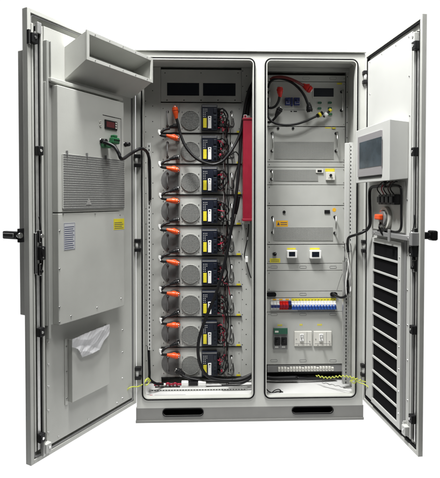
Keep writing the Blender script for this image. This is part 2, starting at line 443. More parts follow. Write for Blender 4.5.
m = MB(); m.box(sc1+.006, au0-.004, av1+.034, sc_top, -.0055, .020, channelm, .003); ac.part('upper_flange', m)
seam = LD.px(60, 213, AW)[1]
m = MB(); m.box(au0, au1, seam+.002, av1, .018, AW, paint, .003)
ac.part('upper_cover', m)
m = MB(); m.box(au0, au1, av0, seam-.002, .018, AW, paint, .003)
for x, y in ((59.5, 231), (59.5, 269), (59.5, 307), (71, 316), (97, 307.5), (121, 298.5), (59.7, 322), (63, 214), (95, 214), (120, 215)):
    p = LD.px(x, y, AW); m.screw(p[0], p[1], AW, .0042)
ac.part('lower_cover', m)
g = LD.rect(62.4, 154.4, 125, 208.4, AW); gu0, gu1 = LD.px(62.4, 180, AW)[0], au1-.004
gv1 = LD.px(62.4, 154.4, AW)[1]; gv0 = LD.px(62.4, 208.4, AW)[1]
m = MB(); m.box(gu0, gu1, gv0, gv1, AW, AW+.0006, mat('grille_backing', (.13, .13, .128), .7))
n = 23
for j in range(n+1):
    v = gv0+(gv1-gv0)*j/n; m.box(gu0, gu1, v-.0054, v+.0034, AW+.0006, AW+.006, paint, .0008, 1)
nn = 40
for i in range(nn+1):
    u = gu0+(gu1-gu0)*i/nn; m.box(u-.0032, u+.0032, gv0, gv1, AW+.0006, AW+.005, paint)
for x in (66, 86, 105):
    u = LD.px(x, 154, AW)[0]; m.box(u-.002, u+.002, gv1-.002, gv1+.018, AW, AW+.012, mgrey)
ac.part('louvred_grille', m)
# warning triangle on grille
m = MB(); u, v = LD.px(89, 202, AW+.007)
m.prism([(u-.018, v-.013), (u+.018, v-.013), (u, v+.018)], AW+.0062, AW+.0068, galv)
ac.part('warning_triangle', m)
# control display
m = MB(); d = LD.rect(104.3, 119.4, 116.6, 131, AW); dv1 = LD.px(104.3, 119.4, AW)[1]; dv0 = LD.px(104.3, 128.6, AW)[1]
u0, u1 = d[0], d[1]
m.box(u0, u1, dv0, dv1, AW, AW+.006, black, .002)
m.box(u0+.010, u1-.022, dv0+.010, dv1-.008, AW+.006, AW+.0066, redled)
for k in range(3): m.rbox(u1-.016, u1-.007, dv0+.008+k*.012, dv0+.016+k*.012, .003, AW+.006, AW+.008, cream)
ac.part('display', m)
m = MB(); pv1 = LD.px(103, 115, AW)[1]
m.box(u0-.012, u1+.035, pv1-.001, pv1+.0015, AW, AW+.0012, dark)
m.box(u1+.0335, u1+.035, pv1-.22, pv1-.001, AW, AW+.0012, dark)
ac.part('cover_seam', m)
m = MB()
for yy in (122, 125.5): p = LD.px(100.2, yy, AW); m.disc(p[0], p[1], .0075, AW, AW+.004, cream, 16); m.disc(p[0], p[1], .004, AW+.004, AW+.0045, mgrey, 12)
ac.part('indicator', m)
for x, y, mt, rr in ((101.6, 141.6, black, .014), (125.0, 144.6, black, .012)):
    m = MB(); p = LD.px(x, y, AW); m.disc(p[0], p[1], rr*1.2, AW, AW+.004, steel, 16); m.disc(p[0], p[1], rr, AW+.004, AW+.030, mt, 18, rr*.85)
    ac.part('cable_gland', m)
# labels
m = MB(); q = LD.rect(113.6, 219, 124.2, 229.5, AW); v1 = LD.px(113.6, 219, AW)[1]; v0 = LD.px(113.6, 230, AW)[1]
m.box(q[0], q[1], v0, v1, AW, AW+.0006, yellow)
for k in range(4):
    vv = v0+.006+k*.0095; m.box(q[0]+.006, q[1]-.008-.01*(k % 2), vv, vv+.003, AW+.0006, AW+.0008, ink)
ac.part('warning_label', m)
m = MB(); q = LD.rect(63.6, 223, 75.2, 250.6, AW); v1 = LD.px(63.6, 223, AW)[1]; v0 = LD.px(63.6, 250.6, AW)[1]
m.box(q[0], q[1], v0, v1, AW, AW+.0008, plate)
for k in range(11):
    vv = v0+.008+k*(v1-v0-.02)/11; m.box(q[0]+.005, q[1]-.006-.014*random.random(), vv, vv+.0035, AW+.0008, AW+.001, ink)
m.ring(q[0]+.002, q[1]-.002, v0+.002, v1-.002, .001, .0012, AW+.0008, AW+.0011, ink)
ac.part('nameplate', m)
# outer housing on the far side of the door
m = MB(); v1 = LD.px(17, 48, -.09)[1]; v0 = LD.px(18.5, 317, -.09)[1]
m.box(L0+.045, L1-.07, v0, v1, -.118, -.0325, paint, .004)
ac.part('outer_housing', m)

# air duct hood at the top of the door
hb = [(62.8, 76.6), (86.7, 59)]
def solve_w(f, pa, pb, lo, hi):       # plane height at which two measured corners share the same v
    for _ in range(50):
        mid = (lo+hi)/2
        d = f.px(*pb, mid)[1]-f.px(*pa, mid)[1]
        dl = f.px(*pb, lo)[1]-f.px(*pa, lo)[1]
        if d*dl > 0: lo = mid
        else: hi = mid
    return (lo+hi)/2
HW = .130
hu0 = LD.px(86.4, 45, HW)[0]; hu1 = LD.px(151.7, 70, HW)[0]
hv1 = LD.px(86.4, 30.8, HW)[1]; hv0 = LD.px(86.4, 59, HW)[1]
hvb = LD.px(62.8, 76.6, .02)[1]; hvt = LD.px(62, 45.5, .0)[1]
hood = Thing('air_duct', 'grey sheet-metal air duct hood at the top of the left door', 'air duct', LD, ((hu0+hu1)/2, hvb, 0))
t = .004
def quad_prism(m, pts3, nrm, th, mt):   # thin sheet through 4 points (u,v,w), thickened along nrm
    A = [Vector(p) for p in pts3]; N = Vector(nrm).normalized()*th
    a = [m.bm.verts.new((p.x, -p.z, p.y)) for p in A]; b = [m.bm.verts.new(((p+N).x, -(p+N).z, (p+N).y)) for p in A]
    n = len(A); fs = [m.bm.faces.new(a), m.bm.faces.new(b[::-1])]+[m.bm.faces.new((a[i], b[i], b[(i+1) % n], a[(i+1) % n])) for i in range(n)]
    bmesh.ops.recalc_face_normals(m.bm, faces=fs); m._fin(fs, mt)
W0 = -.005
m = MB()
for u, s in ((hu0, 1), (hu1, -1)):
    quad_prism(m, [(u, hvt, W0), (u, hv1, HW), (u, hv0, HW), (u, hvb, W0)], (s, 0, 0), t, paint)
quad_prism(m, [(hu0+t, hvt, W0), (hu1-t, hvt, W0), (hu1-t, hv1, HW), (hu0+t, hv1, HW)], (0, -1, 0), t, paint)
quad_prism(m, [(hu0+t, hvb, W0), (hu1-t, hvb, W0), (hu1-t, hv0, HW), (hu0+t, hv0, HW)], (0, 1, 0), t, paint)
hs = hood.part('duct_shell', m)
m = MB(); quad_prism(m, [(hu0+t, hv0-.008, HW*.80), (hu1-t, hv0-.008, HW*.80), (hu1-t, hvt-.006, HW*.12), (hu0+t, hvt-.006, HW*.12)], (0, 0, 1), .003, paint)
hood.part('inner_baffle', m)
m = MB(); m.loops([(hu0-.003, hv0-.003), (hu1+.003, hv0-.003), (hu1+.003, hv1+.003), (hu0-.003, hv1+.003)],
                  [(hu0+.013, hv0+.013), (hu1-.013, hv0+.013), (hu1-.013, hv1-.013), (hu0+.013, hv1-.013)], HW-.001, HW+.006, paint)
for k in range(5): m.screw(hu0+.05+(hu1-hu0-.1)*k/4, hv1-.005, HW+.006, .003); m.screw(hu0+.05+(hu1-hu0-.1)*k/4, hv0+.005, HW+.006, .003)
hood.part('outlet_flange', m)
m = MB(); b0 = LD.px(51.5, 83, .03)[1]
m.box(au0-.022, au1+.012, av1+.014, av1+.030, .0, .040, paint, .002)
hood.part('lower_bracket', m)

# document pocket
PW = .024
q0 = LD.px(72, 340, PW); q1 = LD.px(109.5, 384, PW); qb = LD.px(71.5, 403, PW)
dp = Thing('document_pocket', 'grey sheet-metal document pocket on the lower left door', 'document holder', LD, ((q0[0]+q1[0])/2, qb[1], 0))
m = MB(); m.box(q0[0], q1[0], qb[1], q0[1], PW-.003, PW, paint, .001)
m.box(q0[0], q0[0]+.002, qb[1], q0[1]+.0, -.0055, PW-.003, paint); m.box(q1[0]-.002, q1[0], qb[1], q0[1], -.0055, PW-.003, paint)
m.box(q0[0]+.002, q1[0]-.002, qb[1], qb[1]+.002, -.0055, PW-.003, paint)
dp.part('front_plate', m)
m = MB(); m.box(q0[0]-.020, q0[0]-.002, qb[1]-.012, q0[1]+.004, -.0055, -.002, paint, .001)
for vv in (q0[1]-.03, (q0[1]+qb[1])/2, qb[1]+.02): m.screw(q0[0]-.011, vv, -.002, .0045); 
dp.part('side_flange', m)
m = MB(); m.box(q1[0]+.001, q1[0]+.014, qb[1]-.004, q0[1]+.008, -.0055, .003, paint, .001); dp.part('side_flange', m)
# crumpled film bag of documents
bw = PW+.002
pa = [LD.px(x, y, bw+.014) for x, y in ((71.8, 339), (91, 331), (110.3, 323.5), (110, 333), (104, 341), (100.5, 349.5), (91, 354), (82.5, 358), (77.5, 349), (72.2, 347.5))]
m = MB(); bm = m.bm
umin, umax = min(p[0] for p in pa), max(p[0] for p in pa); vmin, vmax = min(p[1] for p in pa), max(p[1] for p in pa)
def inside(u, v):
    c = False; n = len(pa)
    for i in range(n):
        x1, y1 = pa[i]; x2, y2 = pa[(i+1) % n]
        if (y1 > v) != (y2 > v) and u < (x2-x1)*(v-y1)/(y2-y1)+x1: c = not c
    return c
N = 70; vg = {}
from mathutils import noise as mn
for i in range(N+1):
    for j in range(N+1):
        u = umin+(umax-umin)*i/N; v = vmin+(vmax-vmin)*j/N
        if inside(u, v):
            w = bw+.008
            for dx_, dy_, fr_, am_ in ((.45, 1, 9, .006), (-.6, 1, 15, .0035), (1, .35, 24, .0012), (1, -.9, 41, .0007)):
                q_ = (u*dx_+v*dy_)*fr_+.8*mn.noise(Vector((u*9, v*9, fr_))); w += am_*abs((q_ % 1)*2-1)
            vg[i, j] = bm.verts.new((u, -w, v))
fs = [bm.faces.new((vg[i, j], vg[i+1, j], vg[i+1, j+1], vg[i, j+1])) for i in range(N) for j in range(N) if all(k in vg for k in ((i, j), (i+1, j), (i+1, j+1), (i, j+1)))]
m._fin(fs, film, False)
rr = bmesh.ops.solidify(bm, geom=list(bm.faces), thickness=.0015); m._fin([f for f in bm.faces], film, False)
bag = Thing('document_bag', 'crumpled clear plastic bag of papers stuffed in the door pocket', 'plastic bag', LD, ((umin+umax)/2, vmin, bw))
bag.part('bag_film', m)
m = MB(); m.box(q0[0]+.006, q1[0]-.006, qb[1]+.03, vmax-.055, .006, .014, wlab, .001)
m.prism([LD.px(x, y, bw) for x, y in ((76, 338.5), (107, 327.5), (106, 333), (100, 341), (84, 349), (77, 345))], bw+.001, bw+.007, wlab)
bag.part('paper', m)

# ================================================================== RIGHT DOOR EQUIPMENT
HM = solve_w(RD, (356, 129.4), (389.7, 118.7), .02, .2)
HM = min((abs(RD.px(389.6, 150, k/1000)[0]-RD.px(408.2, 150, 0)[0]), k/1000) for k in range(40, 160))[1]
hA = RD.px(356, 129.4, HM); hB = RD.px(389.6, 118.9, HM); hC = RD.px(389, 180, HM)
ht, hbm = hB[1], RD.px(389.2, 180.6, HM)[1]
hm = Thing('control_screen', 'light grey touchscreen console bolted to the open right door', 'touchscreen', RD, ((hA[0]+hB[0])/2, hbm, 0))
m = MB(); bm = m.bm
def frustum(m, u0, u1, v0, v1, w1, e, w0, mt):
    A = [(u0, v0), (u1, v0), (u1, v1), (u0, v1)]; 
    B = [(u0+e, v0+e), (u1, v0+e), (u1, v1-e), (u0+e, v1-e)]
    b = [m.bm.verts.new((u, -w1, v)) for u, v in A]; a = [m.bm.verts.new((u, -w0, v)) for u, v in B]
    fs = [m.bm.faces.new(a), m.bm.faces.new(b)]+[m.bm.faces.new((a[i], b[i], b[(i+1) % 4], a[(i+1) % 4])) for i in range(4)]
    bmesh.ops.recalc_face_normals(m.bm, faces=fs)
    r = bmesh.ops.bevel(m.bm, geom=list({e_ for f in fs for e_ in f.edges}), offset=.003, segments=2, affect='EDGES', profile=.5)
    m._fin(list({f for f in r['faces']} | {f for f in fs if f.is_valid}), mt)
frustum(m, hA[0], hB[0], hbm, ht, HM, .010, -.0035, white)
hm.part('enclosure', m)
s0 = RD.px(358.8, 135.5, HM); s1 = RD.px(382.6, 129.6, HM); s2 = RD.px(382.6, 174.5, HM)
m = MB(); m.box(s0[0], s1[0], s2[1], s1[1], HM, HM+.006, silver, .002)
bz = hm.part('bezel', m)
g0 = RD.px(359.6, 141, HM+.006); g1 = RD.px(381.8, 136.4, HM+.006); g2 = RD.px(381.8, 165.5, HM+.006)
m = MB(); m.box(g0[0], g1[0], g2[1], g1[1], HM+.006, HM+.0075, lcd, .0006); hm.part('screen', m, bz)
m = MB(); m.box(s0[0]+.005, s1[0]-.005, s2[1]-.010, s2[1]-.0008, HM, HM+.003, black); hm.part('lower_trim', m, bz)

# switch board under the screen
sb0 = RD.px(376, 190, .0); sbb = RD.px(398, 229, .0)
bd = Thing('switch_plate', 'grey plate of small black breakers and wiring under the touchscreen', 'switch plate', RD, ((sb0[0]+sbb[0])/2, sbb[1], 0))
m = MB(); m.box(RD.px(372, 200)[0], RD.px(405, 200)[0], RD.px(390, 231)[1], hbm-.004, -.0035, .002, paint, .001); bd.part('back_plate', m)
m = MB(); p = RD.rect(380, 196.5, 396.5, 201.5, .03); v1 = RD.px(388, 196.5, .03)[1]; v0 = RD.px(388, 201.8, .03)[1]
m.box(p[0]-.004, p[1]+.004, v0-.004, v0+.006, .002, .01, galv)
bd.part('din_rail', m)
for k in range(4):
    a0 = p[0]+(p[1]-p[0])*k/4; b0 = p[0]+(p[1]-p[0])*(k+1)/4
    m = MB(); m.box(a0+.001, b0-.001, v0-.014, v1+.01, .010, .04, black, .003)
    m.box(a0+.006, b0-.006, v0-.004, v1, .04, .050, (black), .002)
    bd.part('small_breaker', m)
for k in range(5):
    a0 = p[0]+(p[1]-p[0])*(k+.3)/5; m = MB()
    m.tube([(a0, v1+.008, .03), (a0-.01+.012*(k % 2), v1+.04, .045), (a0+.018, v1+.07, .035), (a0+.01, hbm-.002, .02)], .0028, (cablem, pinkw, cablem, brown, cablem)[k], 8)
    bd.part('wire', m)
# rotary isolator with orange knob
u, v = RD.px(380.5, 217, .03); 
iso = Thing('rotary_switch', 'orange knobbed rotary switch low under the touchscreen', 'switch', RD, (u, v-.05, 0))
m = MB(); m.disc(u+.012, v-.006, .062, .002, .018, cream, 28, .056); m.disc(u+.012, v-.006, .042, .018, .030, mgrey, 24, .036); iso.part('switch_body', m)
m = MB(); m.box(u-.028, u+.034, v-.014, v+.014, .0302, .052, orange, .006); m.box(u-.02, u+.02, v+.020, v+.034, .018, .026, red, .002); iso.part('knob', m)
m = MB(); m.tube([(u+.0, v-.03, .03), (u+.03, v-.05, .05), (u+.02, v-.085, .03), (u+.05, v-.10, .01)], .005, cablem); m.box(u-.02, u+.02, v-.082, v-.05, .002, .022, wlab, .003)
iso.part('switch_cable', m)
# loop of cable round the plate
m = MB()
lp = [(385, 181.5, .05), (383, 185, .03), (377, 186.2, .02), (371.5, 187.5, .02), (369.6, 193, .02), (369.9, 210, .02), (370, 224, .02), (366.5, 230, .03)]
m.tube([RD.pt(*q) for q in lp]+[tuple(RD.pt(366.5, 230, .03)[i]+d for i, d in enumerate((-.02, -.005, .01)))], .0085, cablem, 12)
lc = solo('looped_cable', m, RD, 'black cable coming down the left of the plate under the touchscreen', 'cable')
m = MB()
lp = [(384, 184, .04), (386, 186.8, .02), (393, 185.5, .02), (399.5, 186.5, .02), (401.3, 192, .02), (401.3, 212, .02), (401, 228, .02), (396, 232, .02), (385, 229.8, .02), (378, 230.5, .02)]
m.tube([RD.pt(*q) for q in lp], .006, cablem, 12)
solo('looped_cable', m, RD, 'thin black cable looping round the right of the plate under the touchscreen', 'cable')
# connecting cable from door to cabinet rail, in world space (frame WD: u=x, v=z, w=-y)
def wp(x, y, Y): return WD.pt(x, y, -Y)
e = RD.pt(366.5, 230, .03)
ew = RD.o + RD.u*e[0] + Vector((0, 0, e[1])) + RD.w*e[2]
m = MB(); m.tube([(ew.x+.004, ew.z, -ew.y), wp(360, 233.5, -.10), wp(355, 235, -.05), wp(349, 237.5, -.01), wp(347.6, 243, .02), wp(348.2, 252, .04)], .0075, cablem, 12)
solo('door_cable', m, WD, 'black cable crossing from the right door to the slotted rail', 'cable')

# filter panel with dark slots
F0 = RD.px(372.8, 241, .012); F1 = RD.px(397.8, 246.4, .012); Fb = RD.px(372.8, 399.5, .012)
fp = Thing('filter_panel', 'white vent panel of eleven black filter slots on lower right door', 'vent panel', RD, ((F0[0]+F1[0])/2, Fb[1], 0))
fu0, fu1, fv0, fv1 = F0[0], F1[0], Fb[1], F0[1]
m = MB(); eo = .032
vr = fv1; n = 11; pit = (fv1-fv0)/n
m.box(fu0-.008, fu0, fv0-.02, fv1+.02, -.0035, .012, white, .001); m.box(fu1, fu1+eo, fv0-.02, fv1+.02, -.0035, .012, white, .001)
for k in range(n+1):
    v = fv0+pit*k
    m.box(fu0, fu1, v-.0045, v+.0045, -.0035, .0118, white)
m.box(fu0, fu1, fv1+.0046, fv1+.02, -.0035, .0117, white); m.box(fu0, fu1, fv0-.02, fv0-.0046, -.0035, .0117, white)
for k in range(8): m.screw(fu1+eo*.6, fv0+(fv1-fv0)*(k+.5)/8, .012, .0042)
fp.part('slotted_frame', m)
m = MB(); m.box(fu0+.0005, fu1-.0005, fv0, fv1, -.0034, .004, filt); fp.part('filter_mat', m)
m = MB(); bu0, bu1 = RD.px(371.5, 233, .03)[0], RD.px(411, 239, .03)[0]; bv = RD.px(391, 235.8, .03)[1]
m.box(bu0, bu1, bv-.011, bv+.011, -.0033, .028, mgrey, .002)
m.box((bu0+bu1)/2-.01, (bu0+bu1)/2+.01, bv-.03, bv+.03, .0285, .036, galv, .002); m.screw(bu0+.03, bv, .028, .005); m.screw(bu1-.03, bv, .028, .005)
m.box(bu1-.012, bu1+.014, bv-.03, bv+.03, -.0033, .034, mgrey, .003)
fp.part('retaining_bar', m)

# ================================================================== LEFT BAY
def P(x, y, w=0): return RK.px(x, y, w)
def zz(y, x=200): return RK.px(x, y)[1]
BACK = -.45
# top blanking panel
u0, u1 = P(161, 100)[0], P(241.3, 100)[0]
v1, v0 = zz(69.8), zz(102.3)
bp = Thing('blank_plate', 'grey blanking panel with two dark windows above the battery modules', 'rack panel', RK, ((u0+u1)/2, v0, 0))
m = MB()
wa = RK.rect(167, 82.7, 199.2, 95.8); wb = RK.rect(203, 82.7, 235.6, 95.8)
m.box(u0, u1, wa[3], v1, -.003, 0, panel); m.box(u0, u1, v0+.002, wa[2], -.003, 0, panel)
for a, b in ((u0, wa[0]), (wa[1], wb[0]), (wb[1], u1)): m.box(a, b, wa[2], wa[3], -.003, 0, panel)
for x in (167, 184, 201, 218, 235): p = P(x, 100.2); m.screw(p[0], p[1], 0, .0035, dark)
for x in (165, 201, 238): p = P(x, 73); m.screw(p[0], p[1], 0, .003, dark)
bp.part('panel_sheet', m)
for q in (wa, wb):
    m = MB(); m.box(q[0]-.001, q[1]+.001, q[2]-.001, q[3]+.001, -.006, -.0031, glass); bp.part('window', m)

# battery modules
seps = [102.5, 133.5, 165, 195.4, 225.6, 256.2, 286.3, 316.6, 347, 377.6]
zt = zz(102.7); pitch = (zz(133.5)-zz(377.4))/8
# work on the seventh module's measurements (y 286.3..316.6), clearest in the photo
yT = 286.3
zb6 = zz(133.5)-6*pitch     # base of module index 6
def mod_xy(x, y): return P(x, y)
u0, u1 = P(161.2, 300)[0], P(241.3, 300)[0]
ordn = ['top', 'second', 'third', 'fourth', 'fifth', 'sixth', 'seventh', 'eighth', 'bottom']
mod_labels = ['topmost battery module, directly under the panel with two dark windows',
 'second battery module from the top, crossed by the long hanging cable',
 'third battery module from the top, where the hanging cable bottoms out',
 'fourth battery module from the top of the nine-high stack',
 'middle battery module, fifth of the nine stacked in the left bay',
 'fourth battery module from the bottom of the left bay stack',
 'third battery module from the bottom of the left bay stack',
 'battery module second from the bottom of the left bay stack',
 'lowest battery module, sitting just above the white cabinet floor']
guardm = mat('guard_wire', (.31, .315, .30), .45, metal=.1)
shadem = mat('grey_rubber_pad', (.15, .15, .148), .6, noise=.1, scale=40)  # shade colour for the area behind the plug loops
def build_module():
    v0 = zb6; v1 = v0+pitch
    T = Thing('battery_module', mod_labels[6], 'battery module', RK, ((u0+u1)/2, v0, 0), 'battery modules stacked in the left bay')
    m = MB(); m.box(u0, u1, v0+.0045, v1-.0025, -.004, 0, panel, .001)
    m.box(u0+.012, u1-.012, v0+.006, v1-.006, BACK, -.004, panel)
    for x in (163.6, 239): 
        for d in (.030, .150): m.screw(P(x, 300)[0], v0+d, 0, .0035)
    T.part('front_plate', m)
    m = MB(); m.box(u0, u1, v0-.0022, v0+.0042, -.01, -.0012, dark); T.part('shadow_gap_strip', m)  # dark strip coloured as the shadow between module plates
    m = MB(); m.box(u0-.002, u1+.004, v0+.0005, v0+.0035, -.0012, .009, black, .0008); T.part('support_rail', m)
    # handles
    for x, mt in ((167.9, mgrey), (231.4, steel)):
        u = P(x, 300)[0]; m = MB()
        for k in (0, 1):
            vv = v0+.045+.085*k; m.tube([(u, vv, 0), (u, vv, .028)], .004, mt, 10); m.disc(u, vv, .008, 0, .004, black, 14)
        m.tube([(u, v0+.04, .028), (u, v0+.135, .028)], .0038, mt, 10); T.part('handle', m)
    # fan grille
    fu = P(190.6, 300)[0]; fv = v0+.079; R = .057
    m = MB(); m.prism([(fu+R*1.10*math.cos(math.radians(22.5+45*k)), fv+R*1.10*math.sin(math.radians(22.5+45*k))) for k in range(8)], 0, .002, panel)
    m.disc(fu, fv, R*.97, .002, .0026, fan_in, 32); m.disc(fu, fv, R*.35, .0026, .0032, mgrey, 24)
    for k in range(7):
        a = k*2*math.pi/7; c, s_ = math.cos(a), math.sin(a)
        m.prism([(fu+R*.33*math.cos(a-.1), fv+R*.33*math.sin(a-.1)), (fu+R*.95*math.cos(a-.05), fv+R*.95*math.sin(a-.05)), (fu+R*.95*math.cos(a+.45), fv+R*.95*math.sin(a+.45)), (fu+R*.33*math.cos(a+.3), fv+R*.33*math.sin(a+.3))], .0028, .0034, mgrey)
    g_ = T.part('fan', m)
    m = MB(); n = 12
    for k in range(-n//2+1, n//2):
        d = k*R/6.2; h = math.sqrt(max(R*R-d*d, 0))
        m.box(fu+d-.0013, fu+d+.0013, fv-h, fv+h, .006, .0078, guardm); m.box(fu-h, fu+h, fv+d-.0013, fv+d+.0013, .0064, .0082, guardm)
    m.loops([(fu+R*math.cos(a), fv+R*math.sin(a)) for a in [2*math.pi*k/32 for k in range(32)]], [(fu+R*.965*math.cos(a), fv+R*.965*math.sin(a)) for a in [2*math.pi*k/32 for k in range(32)]], .0036, .0088, guardm)
    for k in range(4):
        a = math.radians(45+90*k); m.disc(fu+R*1.25*math.cos(a), fv+R*1.25*math.sin(a), .0035, 0, .003, mgrey, 10)
    T.part('fan_guard', m, g_)
    # controller block
    cu0, cu1 = P(201.6, 300)[0], P(217.2, 300)[0]; cv0, cv1 = v0+.016, v0+.170
    m = MB(); m.box(cu0, cu1, cv0, cv1, 0, .030, navy, .003)
    m.box(cu0+.004, cu1-.004, cv1-.012, cv1-.006, .030, .031, mgrey)
    for i in range(5):
        for j in range(2 if i > 1 else 3):
            m.disc(cu0+.012+.011*j*(.9), cv1-.028-i*.011, .0022, .030, .0315, wlab, 8)
    m.box(cu1-.024, cu1-.006, cv1-.052, cv1-.022, .030, .036, black, .002)
    m.box(cu1-.026, cu1-.004, cv0+.012, cv1-.064, .030, .0335, mat('dark_teal_socket', (.008, .022, .022), .4), .002)
    for j in range(3): m.box(cu1-.022, cu1-.008, cv0+.02+j*.022, cv0+.032+j*.022, .0335, .038, black, .001)
    cb = T.part('controller', m)
    m = MB(); m.box(P(203.2, 300)[0], P(206.6, 300)[0], cv0+.014, cv0+.072, .030, .034, yellow, .001); T.part('yellow_connector', m, cb)
    m = MB(); a = P(207.9, 300)[0]; b = P(211.2, 300)[0]; m.box(a, b, cv0+.010, cv0+.084, .030, .036, wlab, .0015); m.disc((a+b)/2, cv0+.076, .0045, .036, .0364, black, 12); m.disc((a+b)/2, cv0+.062, .003, .036, .0364, mgrey, 12)
    T.part('white_connector', m, cb)
    # black side connectors
    m = MB()
    for j in range(4): m.box(cu1+.001, cu1+.020, cv0+.010+j*.034, cv0+.036+j*.034, 0, .024-.003*(j % 2), black, .003)
    T.part('socket_column', m)
    # sockets for the power plugs
    for v_ in (v0+.147, v0+.040):
        m = MB(); q = P(178, 300)[0]; m.box(q-.012, q+.012, v_-.014, v_+.014, 0, .012, mgrey, .003); T.part('power_socket', m)
    m = MB(); m.box(P(236.5, 300)[0], P(240.5, 300)[0], v0+.006, v0+.017, 0, .0006, yellow); T.part('number_label', m)
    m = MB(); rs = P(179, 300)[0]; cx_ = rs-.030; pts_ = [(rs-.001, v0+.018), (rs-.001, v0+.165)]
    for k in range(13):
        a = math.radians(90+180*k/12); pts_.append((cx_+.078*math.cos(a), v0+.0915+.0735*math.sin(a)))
    m.prism(pts_, .0003, .0022, shadem); T.part('plug_shade', m)  # dark D-shaped plate standing in for the cable loop's shadow
    # fold line on the plate
    m = MB(); q = P(180, 300)[0]; m.box(q-.0008, q+.0008, v0+.006, v1-.004, 0, .0006, mgrey); T.part('plate_seam', m)
    return T.o
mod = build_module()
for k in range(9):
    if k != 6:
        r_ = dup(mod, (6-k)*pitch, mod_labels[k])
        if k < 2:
            for c_ in [c for c in r_.children if c.name.startswith('plug_shade')]: bpy.data.objects.remove(c_)

# plugs and link cables
def plug(m, u, v, w, ang, mt, L=.062, r=.014):       # plug whose nose points along ang (deg) towards u+
    c, s_ = math.cos(math.radians(ang)), math.sin(math.radians(ang))
    pts = [(u-c*L, v-s_*L, w), (u-c*L*.6, v-s_*L*.6, w), (u-c*L*.3, v-s_*L*.3, w), (u, v, w)]
    m.tube(pts, lambda t: r*(.55+.5*min(1, t*2.2)), mt, 14, curve=True, step=6)
    m.tube([(u, v, w), (u+c*.006, v+s_*.006, w)], r*.8, steel, 12, curve=False)
    m.tube([(u-c*L*.28, v-s_*L*.28, w), (u-c*L*.18, v-s_*L*.18, w)], r*1.22, mt, 14, curve=False)
    m.box(u-c*L*.4-.006, u-c*L*.4+.012, v-s_*L*.4+r*.4, v-s_*L*.4+r*1.25, w-.006, w+.006, mt, .002)
def link(k):
    zb = zz(133.5)-k*pitch
    jit = random.uniform(-1, 1)
    vb = zb+.040; vo = zb-pitch+.150          # black plug of module k, orange plug of the next one down
    ub = P(178.5, 300)[0]; uo = P(178.5, 300)[0]; ul = P(161.2+.5*jit, 300)[0]; w = .058
    T = Thing('link_cable', 'black link cable with orange plug joining the %s and %s modules' % (('topmost' if k == 0 else ordn[k]), ('lowest' if k == 7 else ordn[k+1])), 'power cable', RK, (ul, vo-.02, w), 'link cables joining battery modules')
    m = MB(); plug(m, ub, vb, w-.012, 18+8*jit, black, .055, .0125); m.tube([(ub, vb, w-.012), (ub, vb, .012)], .010, black, 12, curve=False); T.part('black_plug', m)
    m = MB(); plug(m, uo, vo, w-.008, -9+7*jit, orange, .072, .0145); m.tube([(uo, vo, w-.008), (uo, vo, .012)], .011, orange, 12, curve=False); T.part('orange_plug', m)
    m = MB(); m.tube([(ub-.050, vb-.018, w-.012), (ub-.078, vb-.026, w), (ul+.006, vb-.045, w+.006), (ul-.002, (vb+vo)/2-.005, w+.008), (ul+.010, vo+.016, w+.006), (uo-.070, vo+.011, w-.006)], .0075, cablem, 12); T.part('cable', m)
    m = MB(); m.tube([(ul+.000, (vb+vo)/2+.010, w+.0075), (ul-.002, (vb+vo)/2-.005, w+.008), (ul+.003, (vb+vo)/2-.020, w+.0075)], .0086, wlab, 12); T.part('cable_marker', m)
for k in range(8): link(k)
# long cable from the top orange plug
T = Thing('main_cable', 'long black cable hanging from the top orange plug and up to the right', 'power cable', RK, (P(176, 112)[0], P(176, 170)[1], .06))
m = MB(); pu_, pv_ = P(174.8, 107.5, .055); plug(m, pu_, pv_, .055, 98, orange, .07, .016); m.tube([(pu_, pv_, .055), (pu_-.004, pv_+.002, .01)], .012, orange, 12, curve=False); T.part('orange_plug', m)
m = MB(); m.tube([RK.pt(x, y, w) for x, y, w in ((176.3, 117.5, .055), (178.2, 125, .058), (181, 136, .065), (186, 147, .075), (194, 156.5, .085), (203, 162, .09), (213, 164.5, .09), (222, 161.5, .09), (229, 154, .085), (236, 143, .07), (241, 131, .06), (243.5, 118, .055), (246, 103, .055), (250, 91, .06), (257, 82, .05))], .0085, cablem, 14, step=8); T.part('cable', m)
# thick black conduit curving at the top right of the left bay
T = Thing('main_cable', 'thick black cable running down past the modules to the cabinet floor', 'power cable', RK, (P(205, 375)[0], P(205, 379)[1], .06))
m = MB(); m.tube([RK.pt(x, y, w) for x, y, w in ((256, 78, .03), (250, 88, .04), (246.6, 100, .04), (243.6, 116, .04), (241, 135, .05), (239.5, 160, .06), (237, 188, .07), (233.5, 212, .075), (229.5, 240, .08), (223.5, 268, .085), (216.5, 292, .09), (209.5, 309, .09), (204, 323, .09), (199.5, 337, .09), (198, 350, .09), (199.5, 362, .09), (203.5, 371.5, .09), (210, 377.5, .09), (222, 380, .085), (236, 379.5, .08), (248, 376, .08), (257, 371, .06))], .0095, cablem, 14, step=8); T.part('cable', m)
m = MB(); m.tube([RK.pt(x, y, .055) for x, y in ((238.5, 196), (237, 205), (235, 214))], .013, rubber, 10); T.part('cable_wrap', m)
T = Thing('upper_cable', 'thick black cable curving behind the crimson bar at the bay top', 'power cable', RK, (P(250, 100)[0], P(250, 118)[1], .03))
m = MB(); m.tube([RK.pt(x, y, w) for x, y, w in ((257, 79, .015), (251.6, 90, .02), (248.6, 101, .025), (246.6, 114, .025), (246, 124, .02))], .0145, cablem, 14, step=8); T.part('cable', m)
